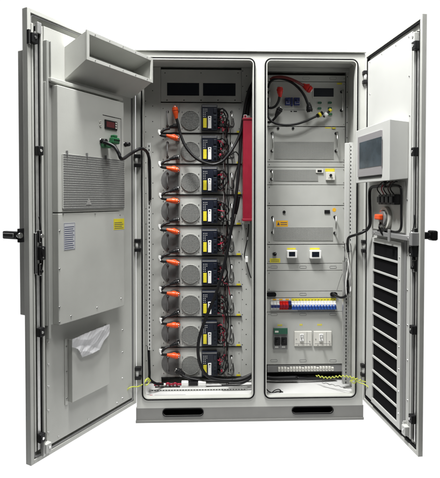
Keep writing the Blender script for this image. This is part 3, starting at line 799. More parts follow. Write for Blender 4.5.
# last black plug with cable to the right
T = Thing('negative_cable', 'black plug cable leaving the lowest module along the floor', 'power cable', RK, (P(176, 371)[0], P(176, 378)[1], .05))
m = MB(); pp = P(175.5, 370.5, .045); plug(m, pp[0]+.004, pp[1]+.004, .045, 150, black, .06, .015); T.part('black_plug', m)
m = MB(); m.tube([RK.pt(x, y, w) for x, y, w in ((180, 373.5, .045), (186, 377.2, .055), (195, 379.5, .06), (210, 381, .06), (228, 381.6, .055), (243, 380, .055), (256, 374.5, .05))], .008, cablem, 12); T.part('cable', m)

# signal wiring, one bundle per module
def signal(k):
    zb = zz(133.5)-k*pitch
    T = Thing('signal_wires', 'thin red and black signal wires beside the controller of the %s module' % (('topmost' if k == 0 else 'lowest' if k == 8 else ordn[k])), 'wires', RK, (P(222, 300)[0], zb+.02, .02), 'signal wire bundles beside the controllers')
    cu = P(217.6, 300)[0]
    for j in range(6):
        a = zb+.030+j*.022; r1 = random.uniform; mt = (pinkw, cablem, brown, cablem, cablem, cablem)[(j+k) % 6]
        e = zb+r1(-.01, .16); uu = cu+r1(.035, .066); ww = r1(.02, .045)
        m = MB(); m.tube([(cu, a, .030), (cu+r1(.018, .03), a+r1(-.008, .012), .05), (cu+r1(.026, .042), a+r1(-.03, .03), .048), (uu-.01, (a+e)/2, ww+.01), (uu, e, ww), (uu+r1(-.008, .012), e-.05, ww)], r1(.0022, .0034), mt, 7, step=7)
        T.part('wire', m)
    m = MB()
    for j in range(3):
        uu = cu+random.uniform(.006, .024); vv = zb+.05+j*.035+random.uniform(-.008, .008)
        m.box(uu, uu+.012, vv, vv+.016, .030, .046, (pinkw, black, pinkw)[j], .002)
    T.part('wire_plug', m)
    m = MB(); r1 = random.uniform; m.tube([(cu+.004, zb+.135, .03), (cu+.03, zb+.140+r1(-.01, .01), .06), (cu+.055+r1(0, .02), zb+.10, .055), (cu+.045, zb+.055+r1(-.015, .015), .055), (cu+.02, zb+.035, .045), (cu+.003, zb+.05, .03)], .0048, cablem, 10); T.part('cable_loop', m)
    m = MB(); m.box(cu+.050+random.uniform(-.01, .01), cu+.062, zb+.030, zb+.042, .03, .045, black, .003)
    m.tube([(cu+.062, zb+.036, .04), (cu+.085, zb+.030, .045), (cu+.098, zb+.05, .03), (cu+.094, zb+.09, .012)], .003, cablem, 8); T.part('tie_clip', m)
for k in range(9): signal(k)
# vertical bundle strands
cols = [(brown, 225.5, .0024), (cablem, 227.2, .003), (cablem, 229, .0022), (mgrey, 223.8, .0022)]
T = Thing('wire_bundle', 'loose bundle of thin dark wires hanging down beside the modules', 'wires', RK, (P(226, 300)[0], P(226, 372)[1], .03))
for mt, x0, r_ in cols:
    ptsv = []
    y = 112+random.uniform(0, 12)
    while y < 372:
        ptsv.append(RK.pt(x0+random.uniform(-1.5, 1.7), y, .022+random.uniform(0, .02))); y += random.uniform(13, 20)
    m = MB(); m.tube(ptsv, r_, mt, 8, step=6); T.part('wire', m)
m = MB(); m.tube([RK.pt(*q) for q in ((224, 161, .05), (229, 156, .05), (236, 152, .05), (239, 160, .04), (235, 175, .04), (233, 190, .04), (236, 210, .03), (233, 226, .03), (228, 236, .03))], .0035, cablem, 8); T.part('wire', m)

# red aerosol extinguisher bar
ra = RK.rect(243.2, 119, 252.4, 219.5, .10)
T = Thing('fire_extinguisher', 'long crimson rectangular fire extinguisher bar beside the battery modules', 'fire extinguisher', RK, ((ra[0]+ra[1])/2, ra[2], 0))
m = MB(); m.box(ra[0], ra[1], ra[2], ra[3], .045, .10, crimson, .003)
m.box(ra[0]+.008, ra[0]+.010, ra[2]+.02, ra[3]-.02, .10, .1012, crimson); T.part('body', m)
m = MB(); m.box(ra[0]-.003, ra[1]+.002, ra[3]-.004, ra[3]+.008, .044, .104, crimson, .002); m.box(ra[0]+.004, ra[0]+.024, ra[3]+.008, ra[3]+.028, .06, .086, wlab, .003); T.part('end_cap', m)
m = MB(); m.box(ra[0]-.003, ra[1]+.002, ra[2]-.010, ra[2]+.004, .044, .104, crimson, .002); T.part('end_cap', m)
for yy in (222, 116.5):
    v = RK.px(247, yy, .08)[1]; m = MB(); m.box(ra[0]+.012, ra[1]-.01, v-.012, v+.006, -.002, .07, galv, .001); T.part('bracket', m)
T = Thing('sensor_lead', 'thin black lead dangling below the crimson bar', 'wire', RK, (P(247, 222)[0], P(247, 278)[1], .02))
m = MB(); m.tube([RK.pt(*q) for q in ((248.8, 222, .03), (248.2, 232, .03), (247, 241, .03), (245.2, 250, .03), (244.5, 256, .03), (246.5, 262, .03), (248.5, 270, .025), (251, 278, .02))], .0032, cablem, 8); T.part('lead', m)
m = MB(); p = P(246.4, 259, .03); m.box(p[0]-.008, p[0]+.010, p[1]-.02, p[1]+.016, .02, .038, wlab, .003); p = P(247.5, 238, .03); m.box(p[0]-.006, p[0]+.006, p[1]-.014, p[1]+.01, .022, .04, black, .003); T.part('lead_connector', m)

# floor items, left bay
T = Thing('terminal_block', 'row of red cable lugs lying at the bottom left of the left bay', 'terminals', FR, (FR.px(162, 385, -.14)[0], .1515, -.14))
m = MB(); q0_, q1_ = FR.px(155, 385, -.14)[0], FR.px(180, 385, -.14)[0]
m.box(q0_, q1_, .1385, .152, -.17, -.135, mgrey, .002); T.part('base', m)
for k in range(7):
    u = q0_+.010+k*(q1_-q0_-.02)/6; m = MB()
    m.tube([(u-.012, .160, -.14), (u+.002, .168+.006*(k % 2), -.13), (u+.016, .162, -.142)], .0062, (pinkw, crimson, wlab)[k % 3 if k % 3 < 2 or k == 2 else 0], 10); T.part('cable_lug', m)
T = Thing('fuse_holder', 'white and black fuse holder at the foot of the lowest module', 'fuse holder', FR, (FR.px(194, 383, -.15)[0], .15, -.15))
q0_, q1_ = FR.px(181.5, 383, -.15)[0], FR.px(206, 383, -.15)[0]; dq = (q1_-q0_)
m = MB(); m.box(q0_, q1_, .1505, .156, -.17, -.12, galv); T.part('base', m)
m = MB(); m.box(q0_, q0_+dq*.28, .156, .178, -.165, -.13, wlab, .003); T.part('fuse_cap', m)
m = MB(); m.box(q0_+dq*.30, q0_+dq*.66, .156, .176, -.165, -.13, black, .003); T.part('fuse_body', m)
m = MB(); m.box(q0_+dq*.68, q1_, .156, .178, -.165, -.13, wlab, .003); T.part('fuse_cap', m)
m = MB(); m.tube([WD.pt(*q) for q in ((148.5, 346, -.06), (149, 358, -.06), (149.5, 372, -.06), (150, 379, -.06), (156, 383.5, -.08), (163, 384, -.12))], .0075, rubber, 10)
solo('corrugated_conduit', m, WD, 'short black conduit dropping from the left slotted rail to the floor', 'conduit')
# ground wires
m = MB(); m.tube([WD.pt(*q) for q in ((126, 396, .05), (127.5, 389.5, .06), (132, 386.8, .05), (138, 386.5, .03), (143.5, 383.5, .0), (147, 379.5, -.03), (149, 382.5, -.035), (145.8, 385.2, -.02), (144.5, 381.5, -.02), (148, 378.2, -.035), (150.5, 381, -.05))], .0032, ygreen, 10)
solo('ground_wire', m, WD, 'yellow and green earth wire curling from left door into left bay', 'wire')
# wiring tail behind module stack right bottom
T = Thing('cable_bundle', 'black cables gathered at the bottom right of the left bay', 'cables', RK, (P(245, 380)[0], P(245, 384)[1], .08))
for dy, r_, dx in ((0, .007, 0), (3.2, .006, -3), (5.2, .0035, -8)):
    m = MB(); m.tube([RK.pt(x+dx*.3, y+dy, .10+dy*.006) for x, y in ((232+dx, 380), (240, 379.5), (248, 377), (253, 373.5), (257, 370))], r_, cablem, 10); T.part('cable', m)
T = Thing('cable_bundle', 'black cable and thin wires from left door unit into the slotted rail', 'cables', LD, LD.pt(110, 150, .1))
m = MB()
pw = lambda x, y, w: (lambda t: LD.o+LD.u*t[0]+Vector((0, 0, t[1]))+LD.w*t[2])(LD.pt(x, y, w))
seq = [pw(103, 142, .085), pw(108, 143.5, .10), pw(114.5, 147, .13), pw(118.5, 153, .15), pw(122, 159, .15)]
seq = [(q.x, q.z, -q.y) for q in seq]+[WD.pt(*q) for q in ((131, 153.6, .14), (140.4, 148.8, .08), (146.5, 151.5, .0), (149.3, 160, -.04), (149.8, 175, -.045), (150, 200, -.045))]
me_ = MB(); me_.tube(seq, .0085, cablem, 12, step=8)
# this cable spans door and bay: built in world space
bpy.data.objects.remove(T.o)
solo('air_conditioner_cable', me_, WD, 'black cable looping from air conditioner on left door into left bay', 'cable')
for x, y, nm, lb in ((107.7, 144.7, 'green_plug', 'left of two green plugs on the air conditioner cover'), (116, 140.8, 'green_plug', 'right of two green plugs on the air conditioner cover')):
    p = LD.px(x, y, .08); m = MB()
    m.box(p[0]-.026, p[0]+.026, p[1]-.016, p[1]+.016, AW+.001, .085, green, .006)
    for j in range(4): m.disc(p[0]-.018+j*.012, p[1]+.002, .004, .085, .088, dark, 10)
    if x > 110: m.box(p[0]-.014, p[0]+.014, p[1]+.0165, p[1]+.03, AW+.001, .08, green, .004)
    solo(nm, m, LD, lb, 'plug')

# ================================================================== RIGHT BAY
RU0, RU1 = P(267, 200)[0], P(344.6, 200)[0]
def rack_thing(name, label, cat, y0, y1, deep=-.40, w=0, sheet=True):
    v1, v0 = zz(y0, 305), zz(y1, 305)
    T = Thing(name, label, cat, RK, ((RU0+RU1)/2, v0, 0)); 
    if sheet:
        m = MB(); m.box(RU0, RU1, v0+.001, v1-.001, -.004, w, panel, .001)
        if deep: m.box(RU0+.02, RU1-.02, v0+.003, v1-.003, deep, -.004, panel)
        for x in (269, 342.8):
            for vv in (v0+.014, v1-.014) if v1-v0 > .06 else ((v0+v1)/2,): m.screw(P(x, 300)[0], vv, w, .0033)
        T.part('front_plate', m)
    T.v0, T.v1 = v0, v1
    return T
def hndl(T, x, y0, y1, mt=steel):
    a = P(x, y0); b = P(x, y1); m = MB()
    for vv in (a[1]-.006, b[1]+.006): m.tube([(a[0], vv, 0), (a[0], vv, .030)], .004, mt, 10); m.disc(a[0], vv, .009, 0, .004, black, 14)
    m.tube([(a[0], a[1], .030), (a[0], b[1], .030)], .005, mt, 12); T.part('handle', m)
def ovals(T, ys, xs=(274, 303, 333), w=0):
    for x in xs:
        m = MB(); p = P(x, ys); m.loops(rrect(p[0]-.022, p[0]+.022, p[1]-.008, p[1]+.008, .0078), rrect(p[0]-.020, p[0]+.020, p[1]-.006, p[1]+.006, .0058), w-.001, w+.0012, mgrey)
        m.rbox(p[0]-.020, p[0]+.020, p[1]-.006, p[1]+.006, .0058, w-.001, w+.0003, panel); T.part('slot', m)
def grille(T, q, nu, nv, w=.0, t=.0022):
    m = MB(); m.box(q[0], q[1], q[2], q[3], w, w+.0006, dark)
    m.grid(q[0], q[1], q[2], q[3], w+.0006, w+.0030, nu, nv, t, t, panel); T.part('mesh_grille', m)
# slot strip above
T = rack_thing('blanking_strip', 'narrow slotted grey strip at the very top of right bay', 'rack panel', 75.2, 81.6)
ovals(T, 78.3, (285, 306, 333))
# control unit
T = rack_thing('control_unit', 'control unit with small dark display and blue breakers atop right bay', 'control unit', 81.8, 126.4)
m = MB(); q = RK.rect(283.8, 96.5, 305, 109.8); m.box(q[0], q[1], q[2], q[3], 0, .0015, paint, .0005); m.box(q[0], q[1], q[2]-.002, q[2]-.0003, 0, .002, mgrey)
ip = T.part('inset_plate', m)
for a, b in ((284.8, 289.6), (293.6, 299.2)):
    q = RK.rect(a, 98.2, b, 105.8); m = MB(); m.box(q[0], q[1], q[2], q[3], 0.0016, .022, dblue, .003)
    m.box(q[0]+.004, q[1]-.004, q[2]+.008, q[2]+.022, .022, .026, wlab, .001); m.box(q[0]+.009, q[1]-.009, q[3]-.024, q[3]-.012, .022, .034, black, .002); T.part('blue_breaker', m, ip)
q = RK.rect(290.6, 98, 292.2, 106.5); m = MB(); m.box(q[0], q[1], q[2], q[3], .0016, .016, dblue, .001); T.part('toggle', m, ip)
m = MB()
for a, b in ((290.5, 292.2), (293.5, 297)): q = RK.rect(a, 111, b, 112); m.box(q[0], q[1], q[2], q[3], 0, .0008, black)
T.part('printed_mark', m)
q = RK.rect(312.4, 87.2, 334.6, 98.2); m = MB(); m.box(q[0], q[1], q[2], q[3], 0, .004, panel, .001); df = T.part('display_frame', m)
q = RK.rect(313.6, 88.3, 333.4, 97); m = MB(); m.box(q[0], q[1], q[2], q[3], .004, .005, glass); T.part('display', m, df)
for x, y, mt in ((319.5, 103, dgreen), (329.6, 103, dgreen), (319.2, 108.6, dgreen), (329.6, 108.4, dgreen), (330, 114.4, green)):
    m = MB(); p = P(x, y); m.rbox(p[0]-.016, p[0]+.016, p[1]-.009, p[1]+.009, .008, 0, .003, cream); m.rbox(p[0]-.013, p[0]+.013, p[1]-.007, p[1]+.007, .0065, .003, .008, mt); T.part('push_button', m)
hndl(T, 268.9, 91.5, 108, steel); hndl(T, 341.4, 91, 111.5, steel)
m = MB(); q = RK.rect(337, 82.8, 342, 84.6); m.box(q[0], q[1], q[2], q[3], 0, .0006, yellow); T.part('yellow_label', m)
# its cables
T = Thing('red_cable', 'dark red cable arching to an orange-red plug on the control unit', 'power cable', RK, P(290, 92)+(.05,))
m = MB(); m.tube([RK.pt(x, y, w) for x, y, w in ((270.5, 79.5, .03), (274, 77.6, .05), (281, 77, .07), (289, 78.5, .08), (297, 82, .08), (303.5, 85.8, .07))], .0085, darkred, 12); T.part('cable', m)
m = MB(); p = P(311, 90.3, .055); plug(m, p[0], p[1], .055, -33, red, .062, .019); T.part('red_plug', m)
T = Thing('black_cable', 'black cable arching down to a plug beside the dark display', 'power cable', RK, P(300, 112)+(.05,))
m = MB(); m.tube([RK.pt(x, y, w) for x, y, w in ((268, 88, .02), (270, 82.5, .03), (274, 79.3, .05), (281, 78.6, .06), (290, 81.5, .07), (298, 87.5, .075), (304, 95, .075), (307.6, 103.5, .07), (309, 108, .06))], .0075, cablem, 12); T.part('cable', m)
m = MB(); p = P(309.7, 111.8, .055); plug(m, p[0], p[1], .055, -82, black, .055, .017); T.part('black_plug', m)
T = Thing('short_cable', 'short black cable with red plug beside the left handle', 'power cable', RK, P(275, 108)+(.04,))
m = MB(); p = P(279.8, 87.6, .05); plug(m, p[0], p[1], .05, 92, red, .058, .0165); T.part('red_plug', m)
m = MB(); m.tube([RK.pt(*q) for q in ((279.4, 97, .05), (278.4, 101.5, .05), (275.5, 106, .045), (271.5, 108, .035), (267.6, 107.2, .02))], .0075, cablem, 12); T.part('cable', m)
T = Thing('short_cable', 'short black cable with black plug below the red plug', 'power cable', RK, P(275, 118)+(.04,))
m = MB(); p = P(280.4, 108.4, .05); plug(m, p[0], p[1], .05, 60, black, .055, .016); T.part('black_plug', m)
m = MB(); m.tube([RK.pt(*q) for q in ((277.5, 114, .05), (275, 118, .045), (271.5, 121.5, .035), (268, 122.5, .02))], .0075, cablem, 12); T.part('cable', m)
T = Thing('yellow_plug_cable', 'black cable sweeping under the control unit to yellow banded plugs', 'power cable', RK, P(290, 125)+(.04,))
m = MB(); m.tube([RK.pt(*q) for q in ((267.3, 98, .02), (267.2, 110, .03), (269, 118.5, .04), (275, 123.2, .05), (285, 125.2, .055), (296, 124.2, .055), (306, 121, .055), (314, 117.4, .05), (317.6, 115.8, .05))], .0068, cablem, 12); T.part('cable', m)
m = MB(); a, b = RK.pt(317, 116.3, .05), RK.pt(322.6, 112.8, .05); m.tube([a, b], .012, cablem, 12, curve=False)
a, b = RK.pt(318.6, 115.4, .05), RK.pt(320.6, 114.2, .05); m.tube([a, b], .0145, yellow, 12, curve=False); T.part('yellow_plug', m)
m = MB(); a, b = RK.pt(323.5, 117, .04), RK.pt(330.5, 110, .045); m.tube([a, b], .007, cablem, 12, curve=False)
a, b = RK.pt(324.4, 116.2, .04), RK.pt(327, 113.4, .042); m.tube([a, b], .0125, wlab, 12, curve=False); a, b = RK.pt(329.2, 111.3, .045), RK.pt(331, 109.4, .045); m.tube([a, b], .010, yellow, 12, curve=False); T.part('grey_plug', m)
# converter with mesh
T = rack_thing('power_converter', 'wide converter with mesh front and two handles below the control unit', 'power converter', 126.8, 162)
grille(T, RK.rect(274.2, 141.8, 333.6, 159), 88, 20, t=.0017); hndl(T, 272, 132.5, 152); hndl(T, 336, 132.5, 152)
m = MB(); q = RK.rect(325, 126.9, 331, 128); m.box(q[0], q[1], q[2]-.003, q[3]-.003, 0, .0007, yellow); q = RK.rect(331.8, 127, 335.6, 129); m.box(q[0], q[1], q[2], q[3]-.003, 0, .006, black, .001)
for x in (278, 293): p = P(x, 128.4); m.disc(p[0], p[1], .0075, 0, .006, black, 14)
T.part('top_fittings', m)
T = rack_thing('blanking_strip', 'narrow plain grey strip between the two mesh-fronted units', 'rack panel', 162.2, 167.2)
T = rack_thing('network_unit', 'slim mesh-fronted unit with white socket box at its right', 'rack unit', 167.4, 184.8)
grille(T, RK.rect(273.6, 169.8, 317.8, 180.8), 66, 13, t=.0017); hndl(T, 271.6, 170, 180)
m = MB(); q = RK.rect(315.6, 169.2, 323, 173); m.box(q[0], q[1], q[2], q[3], .0035, .008, cream, .001); q = RK.rect(317.2, 170, 321.4, 172.2); m.box(q[0], q[1], q[2], q[3], .0081, .009, black); T.part('white_tag', m)
m = MB(); q = RK.rect(325.2, 168.6, 334.6, 171.6); m.box(q[0], q[1], q[2], q[3], 0, .0008, yellow); T.part('yellow_label', m)
m = MB(); q = RK.rect(325.6, 172.2, 334.4, 180.2); m.box(q[0], q[1], q[2], q[3], 0, .014, cream, .002); p = P(330, 175.4); m.disc(p[0], p[1], .008, .014, .022, black, 16); m.disc(p[0]-.010, p[1]-.016, .003, .014, .015, mgrey, 8); m.disc(p[0]+.012, p[1]-.016, .003, .014, .015, mgrey, 8); T.part('socket_box', m)
T = rack_thing('blank_plate', 'plain grey blanking panel in the upper middle of right bay', 'rack panel', 185, 205.4)
# inverter
T = rack_thing('inverter', 'mesh-fronted inverter with amber warning label in the right bay', 'inverter', 205.8, 244.2)
grille(T, RK.rect(273.8, 227.4, 332.6, 240.2), 88, 15, t=.0017); hndl(T, 272.6, 216.5, 233.5); hndl(T, 334.8, 216, 234)
m = MB(); q = RK.rect(276, 220.6, 287.8, 226.6); m.box(q[0], q[1], q[2], q[3], 0, .0008, amber)
m.prism([(q[0]+.006, q[2]+.008), (q[0]+.024, q[2]+.008), (q[0]+.015, q[3]-.007)], .0008, .0011, ink)
for k in range(2): m.box(q[0]+.028, q[1]-.005, q[2]+.010+k*.012, q[2]+.0145+k*.012, .0008, .001, ink)
T.part('warning_label', m)
m = MB(); p = P(284, 212); m.disc(p[0], p[1], .009, 0, .007, black, 16); T.part('round_button', m)
m = MB(); q = RK.rect(324.4, 210, 329.8, 213.4); m.box(q[0], q[1], q[2], q[3], 0, .005, black, .001); T.part('rocker_switch', m)
m = MB(); p = P(334.2, 209.8); m.disc(p[0], p[1], .012, 0, .0008, amber, 18); T.part('round_label', m)
# meter panel
T = rack_thing('meter_panel', 'grey panel with key switch and two small digital meters', 'meter panel', 244.6, 263.4, deep=-.1)
m = MB(); p = P(274.4, 254); m.disc(p[0], p[1], .015, 0, .005, steel, 20, .013); m.disc(p[0], p[1], .010, .005, .014, black, 16); m.box(p[0]-.002, p[0]+.012, p[1]+.002, p[1]+.008, .014, .02, steel); T.part('key_switch', m)
m = MB(); q = RK.rect(269.8, 258.4, 280.2, 262.6); m.box(q[0], q[1], q[2], q[3], 0, .0008, yellow); 
for k in range(2): m.box(q[0]+.006, q[1]-.006, q[2]+.006+k*.009, q[2]+.009+k*.009, .0008, .001, ink)
T.part('yellow_label', m)
for a, b, c, d in ((286.4, 250, 296.4, 257.6), (309.2, 250, 320.2, 258.2)):
    q = RK.rect(a, c if False else b, c, d); m = MB(); m.box(q[0], q[1], q[2], q[3], 0, .030, wlab, .004)
    mt_ = T.part('meter', m); m = MB(); m.box(q[0]+.010, q[1]-.014, q[2]+.012, q[3]-.008, .030, .0315, glass, .0005); T.part('meter_screen', m, mt_)
    m = MB(); m.box(q[0]+.004, q[1]-.004, q[3]+.003, q[3]+.013, 0, .0008, yellow); T.part('meter_label', m, mt_)
# blank panels
T = rack_thing('blanking_strip', 'slotted grey strip just below the two digital meters', 'rack panel', 263.6, 270.4, deep=-.02)
ovals(T, 267)
T = rack_thing('blank_plate', 'large plain grey blanking panel above the black cable grommets', 'rack panel', 270.6, 291.2, deep=-.02)
T = rack_thing('grommet_strip', 'grey strip with a black cable grommet near each end', 'rack panel', 291.4, 297.6, deep=-.02)
ovals(T, 294.2, (303,))
for a, b in ((266.4, 276), (330, 337)):
    m = MB(); q = RK.rect(a, 292, b, 296.4); m.rbox(q[0], q[1], q[2], q[3], (q[3]-q[2])*.46, .001, .012, rubber); T.part('grommet', m)
# breaker row
T = rack_thing('breaker_row', 'row of small modular breakers, white red and blue, under yellow strip', 'circuit breakers', 297.8, 311.6, sheet=False)
m = MB(); v0, v1 = T.v0, T.v1; bt = zz(300.8, 305); bb = zz(309.4, 305)
m.box(RU0, RU1, bt, v1-.001, -.004, 0, panel); m.box(RU0, RU1, v0+.001, bb, -.004, 0, panel)
b0u, b1u = P(270.4, 305)[0], P(335.6, 305)[0]
m.box(RU0, b0u-.001, bb, bt, -.004, 0, panel); m.box(b1u+.001, RU1, bb, bt, -.004, 0, panel); m.box(RU0+.01, RU1-.01, bb, bt, -.06, -.05, dark)
T.part('frame', m)
nb = 22; bw_ = (b1u-b0u)/nb
for k in range(nb):
    a = b0u+k*bw_; h = bt-bb
    kind = 'a' if k < 3 or (3.5 < k < 0) else 'r' if k < 6 else 'd' if k == 6 else 'w'
    body = {'a': wlab, 'r': red, 'd': dblue, 'w': wlab}[kind]
    m = MB(); m.box(a+.0006, a+bw_-.0006, bb+.001, bt-.001, -.045, .006, body, .001)
    m.box(a+.001, a+bw_-.001, bb+h*.34, bt-h*.28, .006, .018, body, .001)
    br = T.part('breaker', m)
    m = MB(); tg = {'a': dblue, 'r': crimson, 'd': black, 'w': blue}[kind]
    if kind == 'w': m.box(a+.0008, a+bw_-.0008, bb+h*.06, bb+h*.44, .0061, .022, tg, .001); m.box(a+bw_*.3, a+bw_*.7, bb+h*.44, bb+h*.60, .018, .028, tg, .001)
    else: m.box(a+.001, a+bw_-.001, bb+h*.30, bb+h*.62, .0182, .026, tg, .001)
    T.part('toggle', m, br)
m = MB(); q = RK.rect(291.5, 298.4, 336, 300.5); m.box(q[0], q[1], q[2], q[3], 0, .001, yellow)
for k in range(14): uu = q[0]+(q[1]-q[0])*(k+.5)/14; m.box(uu-.004, uu+.003, q[2]+.003, q[2]+.007, .001, .0013, ink)
q = RK.rect(271, 298.6, 290, 300.2); m.box(q[0], q[1], q[2], q[3], 0, .001, cream)
for k in range(3): uu = q[0]+.01+k*.04; m.box(uu, uu+.022, q[2]+.001, q[3]-.001, .001, .0014, amber)
T.part('yellow_strip', m)
m = MB()
for k in range(24): uu = P(298, 305)[0]+k*(b1u-P(298, 305)[0])/24; m.box(uu, uu+.005, v0+.003, v0+.012, 0, .004, mgrey)
T.part('terminal_marks', m)
# distribution panel
T = rack_thing('distribution_panel', 'grey distribution panel with moulded breaker and two lever switches', 'switch panel', 311.8, 364.2, deep=-.02)
ovals(T, 314.4); ovals(T, 360.6)
q = RK.rect(273, 327, 287, 348.6); m = MB(); m.box(q[0], q[1], q[2], q[3], 0, .018, mgrey, .003)
mb_ = T.part('moulded_breaker', m)
m = MB(); hq = q[3]-q[2]; m.box(q[0]+.001, q[1]-.001, q[3]-hq*.28, q[3]-.001, .0181, .026, dgreen, .002); m.box(q[0]+.008, q[0]+.03, q[3]-hq*.20, q[3]-hq*.12, .026, .0265, cream); T.part('green_band', m, mb_)
for a in (.06, .54):
    m = MB(); uu = q[0]+(q[1]-q[0])*a; m.box(uu, uu+(q[1]-q[0])*.40, q[2]+hq*.22, q[2]+hq*.58, .0181, .034, black, .003)
    m.box(uu+.008, uu+.022, q[2]+hq*.36, q[2]+hq*.5, .034, .046, black, .003); m.box(uu+.004, uu+.026, q[2]+hq*.08, q[2]+hq*.16, .0181, .019, wlab); T.part('black_toggle', m, mb_)
for a, b in ((294.2, 311.6), (313.4, 331.2)):
    q = RK.rect(a, 331, b, 345.6); m = MB(); m.box(q[0], q[1], q[2], q[3], 0, .010, cream, .003)
    m.box((q[0]+q[1])/2+.022, (q[0]+q[1])/2+.024, q[2]+.004, q[3]-.004, .010, .0108, mgrey); m.box(q[0]+.006, q[1]-.006, q[2]+.016, q[2]+.0172, .010, .0108, mgrey)
    for uu, vv in ((q[0]+.012, q[2]+.045), (q[1]-.014, q[2]+.03), (q[0]+.026, q[2]+.008), (q[1]-.012, q[2]+.010)): m.disc(uu, vv, .003, .010, .012, mgrey, 8)
    lv = T.part('switch_plate', m)
    p = P(a+7.2, 336.6); m = MB(); m.box(p[0]-.013, p[0]+.013, p[1]-.026, p[1]+.020, .010, .016, wlab, .003); m.box(p[0]-.007, p[0]+.007, p[1]-.006, p[1]+.016, .016, .020, black, .002)
    m.tube([(p[0], p[1]-.004, .018), (p[0], p[1]-.008, .046)], .0055, steel, 10); T.part('lever', m, lv)
m = MB()
for x, y, w_ in ((279.8, 325.2, .03), (301, 324.8, .02), (319.6, 324.8, .03)):
    p = P(x, y); n_ = 3 if w_ > .02 else 2
    for k in range(n_): m.rbox(p[0]-w_/2+k*w_/n_+.001, p[0]-w_/2+(k+1)*w_/n_-.001, p[1]-.005, p[1]+.006, .003, 0, .0007, yellow)
T.part('yellow_label', m)
# terminal strip
T = rack_thing('terminal_strip', 'strip of white terminal blocks below the two lever switches', 'terminal strip', 364.6, 372.4, sheet=False)
m = MB(); m.box(RU0+.005, RU1-.008, T.v0+.002, T.v1-.002, -.012, -.004, mgrey, .001); T.part('rail', m)
ta, tb = P(277.6, 368)[0], P(333.8, 368)[0]; nt_ = 19
for k in range(nt_):
    a = ta+(tb-ta)*k/nt_; m = MB(); m.box(a+.002, a+(tb-ta)/nt_-.002, T.v0+.010, T.v1-.012-.004*(k % 5 == 3), -.004, .010, cream, .002); m.disc(a+(tb-ta)/nt_/2, (T.v0+T.v1)/2-.003, .0035, .010, .0106, mgrey, 8); T.part('terminal_block', m)
m = MB(); m.box(RU0+.0, RU1, .139, T.v0-.0, -.12, -.10, dark); m.box(RU0, RU1, T.v0-.016, T.v0-.002, -.03, -.02, black)  # dark sheet and strip put in as the shade of the open gap
T.part('gap_shade_sheet', m)
m = MB(); m.tube([RK.pt(266.8, 377.4, .01), RK.pt(275, 378.2, .015), RK.pt(297, 377.8, .015)], .014, cablem, 12, curve=True)
m.tube([RK.pt(297, 377.8, .015), RK.pt(312, 378.6, .01), RK.pt(336, 377, .0)], .008, cablem, 12)
solo('black_conduit', m, RK, 'black cable lying along the back of the right bay floor', 'cable')
# bits on floor
T = Thing('cable_tail', 'small loose black cable ends lying on right bay floor', 'cable', FR, FR.px(278, 391, -.08)+(-.08,))
for pts_ in ([(266, 388.5), (269, 391.5), (273, 392.6), (278, 391.2), (283, 391.8)], [(271, 393.4), (275, 390.2), (279, 389.4), (281, 391.6), (277, 393.4)]):
    m = MB(); m.tube([WD.pt(x, y, -.06) for x, y in pts_], .0032, cablem, 8); T.part('cable', m)
# earth wire
seq = []
n = 46
for i in range(n):
    t = i/(n-1); x = 316+(366-316)*t; y = 375.2+4.2*t+1.5*math.sin(t*8)+(1.0*math.sin(i*2.0) if x < 362 else 0)+(3 if t > .8 else 0)*(t-.8)*5*.3
    seq.append(WD.pt(x, y, min(-.16+.26*t, .03)))
m = MB(); m.tube(seq, .0026, ygreen, 8, step=3)
solo('ground_wire', m, WD, 'wavy yellow-green earth wire from terminal strip to right door', 'wire')
m = MB(); m.tube([WD.pt(*q) for q in ((350, 381.5, .022), (353, 378.2, .024), (356, 379.5, .024), (355, 383, .024), (351.5, 382, .026), (354, 379.5, .028), (359, 382.5, .03), (364, 384, .04), (369, 388, .07), (370.5, 394, .09))], .0026, ygreen, 8)
solo('ground_wire', m, WD, 'short yellow-green earth wire looping onto the lower right door', 'wire')
m = MB(); sq = [WD.pt(322+38*t/20, 382.5+8*t/20+.5*math.sin(t*2), -.13+.10*t/20) for t in range(21)]; m.tube(sq, .0022, mgrey, 8, step=3)
solo('thin_wire', m, WD, 'thin grey twisted wire lying across the right bay floor', 'wire')
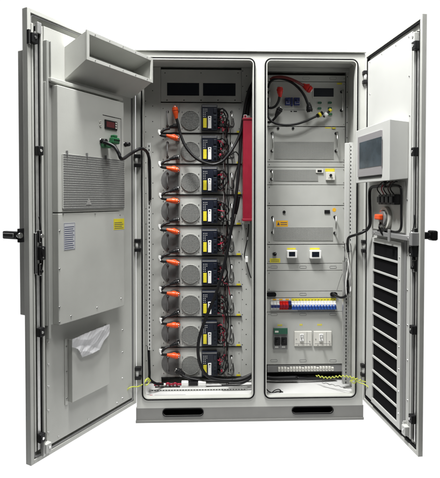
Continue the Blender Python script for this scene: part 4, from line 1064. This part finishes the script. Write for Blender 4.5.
# wires on right inner rail
T = Thing('wire_loom', 'loom of thin wires tied down the right-hand slotted rail', 'wires', WD, WD.pt(348, 300, -.07))
for x0, r_, mt in ((347.2, .003, wlab), (349.6, .0032, wlab), (348.4, .0024, cablem), (350.8, .0022, mgrey), (345.8, .0022, mgrey)):
    pts_ = []; y = 236+random.uniform(0, 4)
    while y < 300: pts_.append(WD.pt(x0+random.uniform(-1.5, 1.5), y, -.06-random.uniform(0, .02))); y += random.uniform(7, 11)
    m = MB(); m.tube(pts_, r_, mt, 7, step=5); T.part('wire', m)
m = MB(); m.tube([WD.pt(*q) for q in ((333, 293.5, -.17), (337, 296, -.14), (341, 297.5, -.11), (345.5, 296, -.09), (348, 290, -.08), (347.5, 280, -.08))], .007, cablem, 10); T.part('cable', m)
m = MB(); m.tube([WD.pt(*q) for q in ((337, 290, -.19), (340, 280, -.17), (344.5, 268, -.12), (348, 258, -.08))], .0016, mgrey, 6); T.part('wire', m)

# ------------------------------------------------------------------ world and lamps
w = bpy.data.worlds.new('World'); SC.world = w; w.use_nodes = True; nt = w.node_tree; bg = nt.nodes['Background']
tc = nt.nodes.new('ShaderNodeTexCoord'); sx = nt.nodes.new('ShaderNodeSeparateXYZ'); nt.links.new(tc.outputs['Generated'], sx.inputs[0])
mr = nt.nodes.new('ShaderNodeMapRange'); mr.interpolation_type = 'SMOOTHSTEP'
mr.inputs['From Min'].default_value = .15; mr.inputs['From Max'].default_value = .55; mr.inputs['To Min'].default_value = .07; mr.inputs['To Max'].default_value = 1.05
nt.links.new(sx.outputs['Y'], mr.inputs['Value']); nt.links.new(mr.outputs['Result'], bg.inputs['Strength']); bg.inputs['Color'].default_value = (1, 1, 1, 1)
def area(name, loc, tgt, sx_, sy_, e, col=(1, .985, .95)):
    l = bpy.data.lights.new(name, 'AREA'); l.shape = 'RECTANGLE'; l.size = sx_; l.size_y = sy_; l.energy = e; l.color = col
    o = bpy.data.objects.new(name, l); COL.objects.link(o); o.location = loc
    o.rotation_euler = (Vector(tgt)-Vector(loc)).to_track_quat('-Z', 'Y').to_euler(); return o
area('ceiling_lamp', (-.38, -.85, 4.15), (0.15, -.25, 1), .75, .5, 245, (1, 1, .985))
area('front_fill', (.60, -2.15, 4.4), (.1, 0, 1.0), 1.6, .7, 84, (1, 1, .985))  # added fill from high in front, no real fixture
vs = SC.view_settings; SC.display_settings.display_device = 'sRGB'; vs.view_transform = 'Standard'; vs.look = 'None'; vs.exposure = 0; vs.gamma = 1
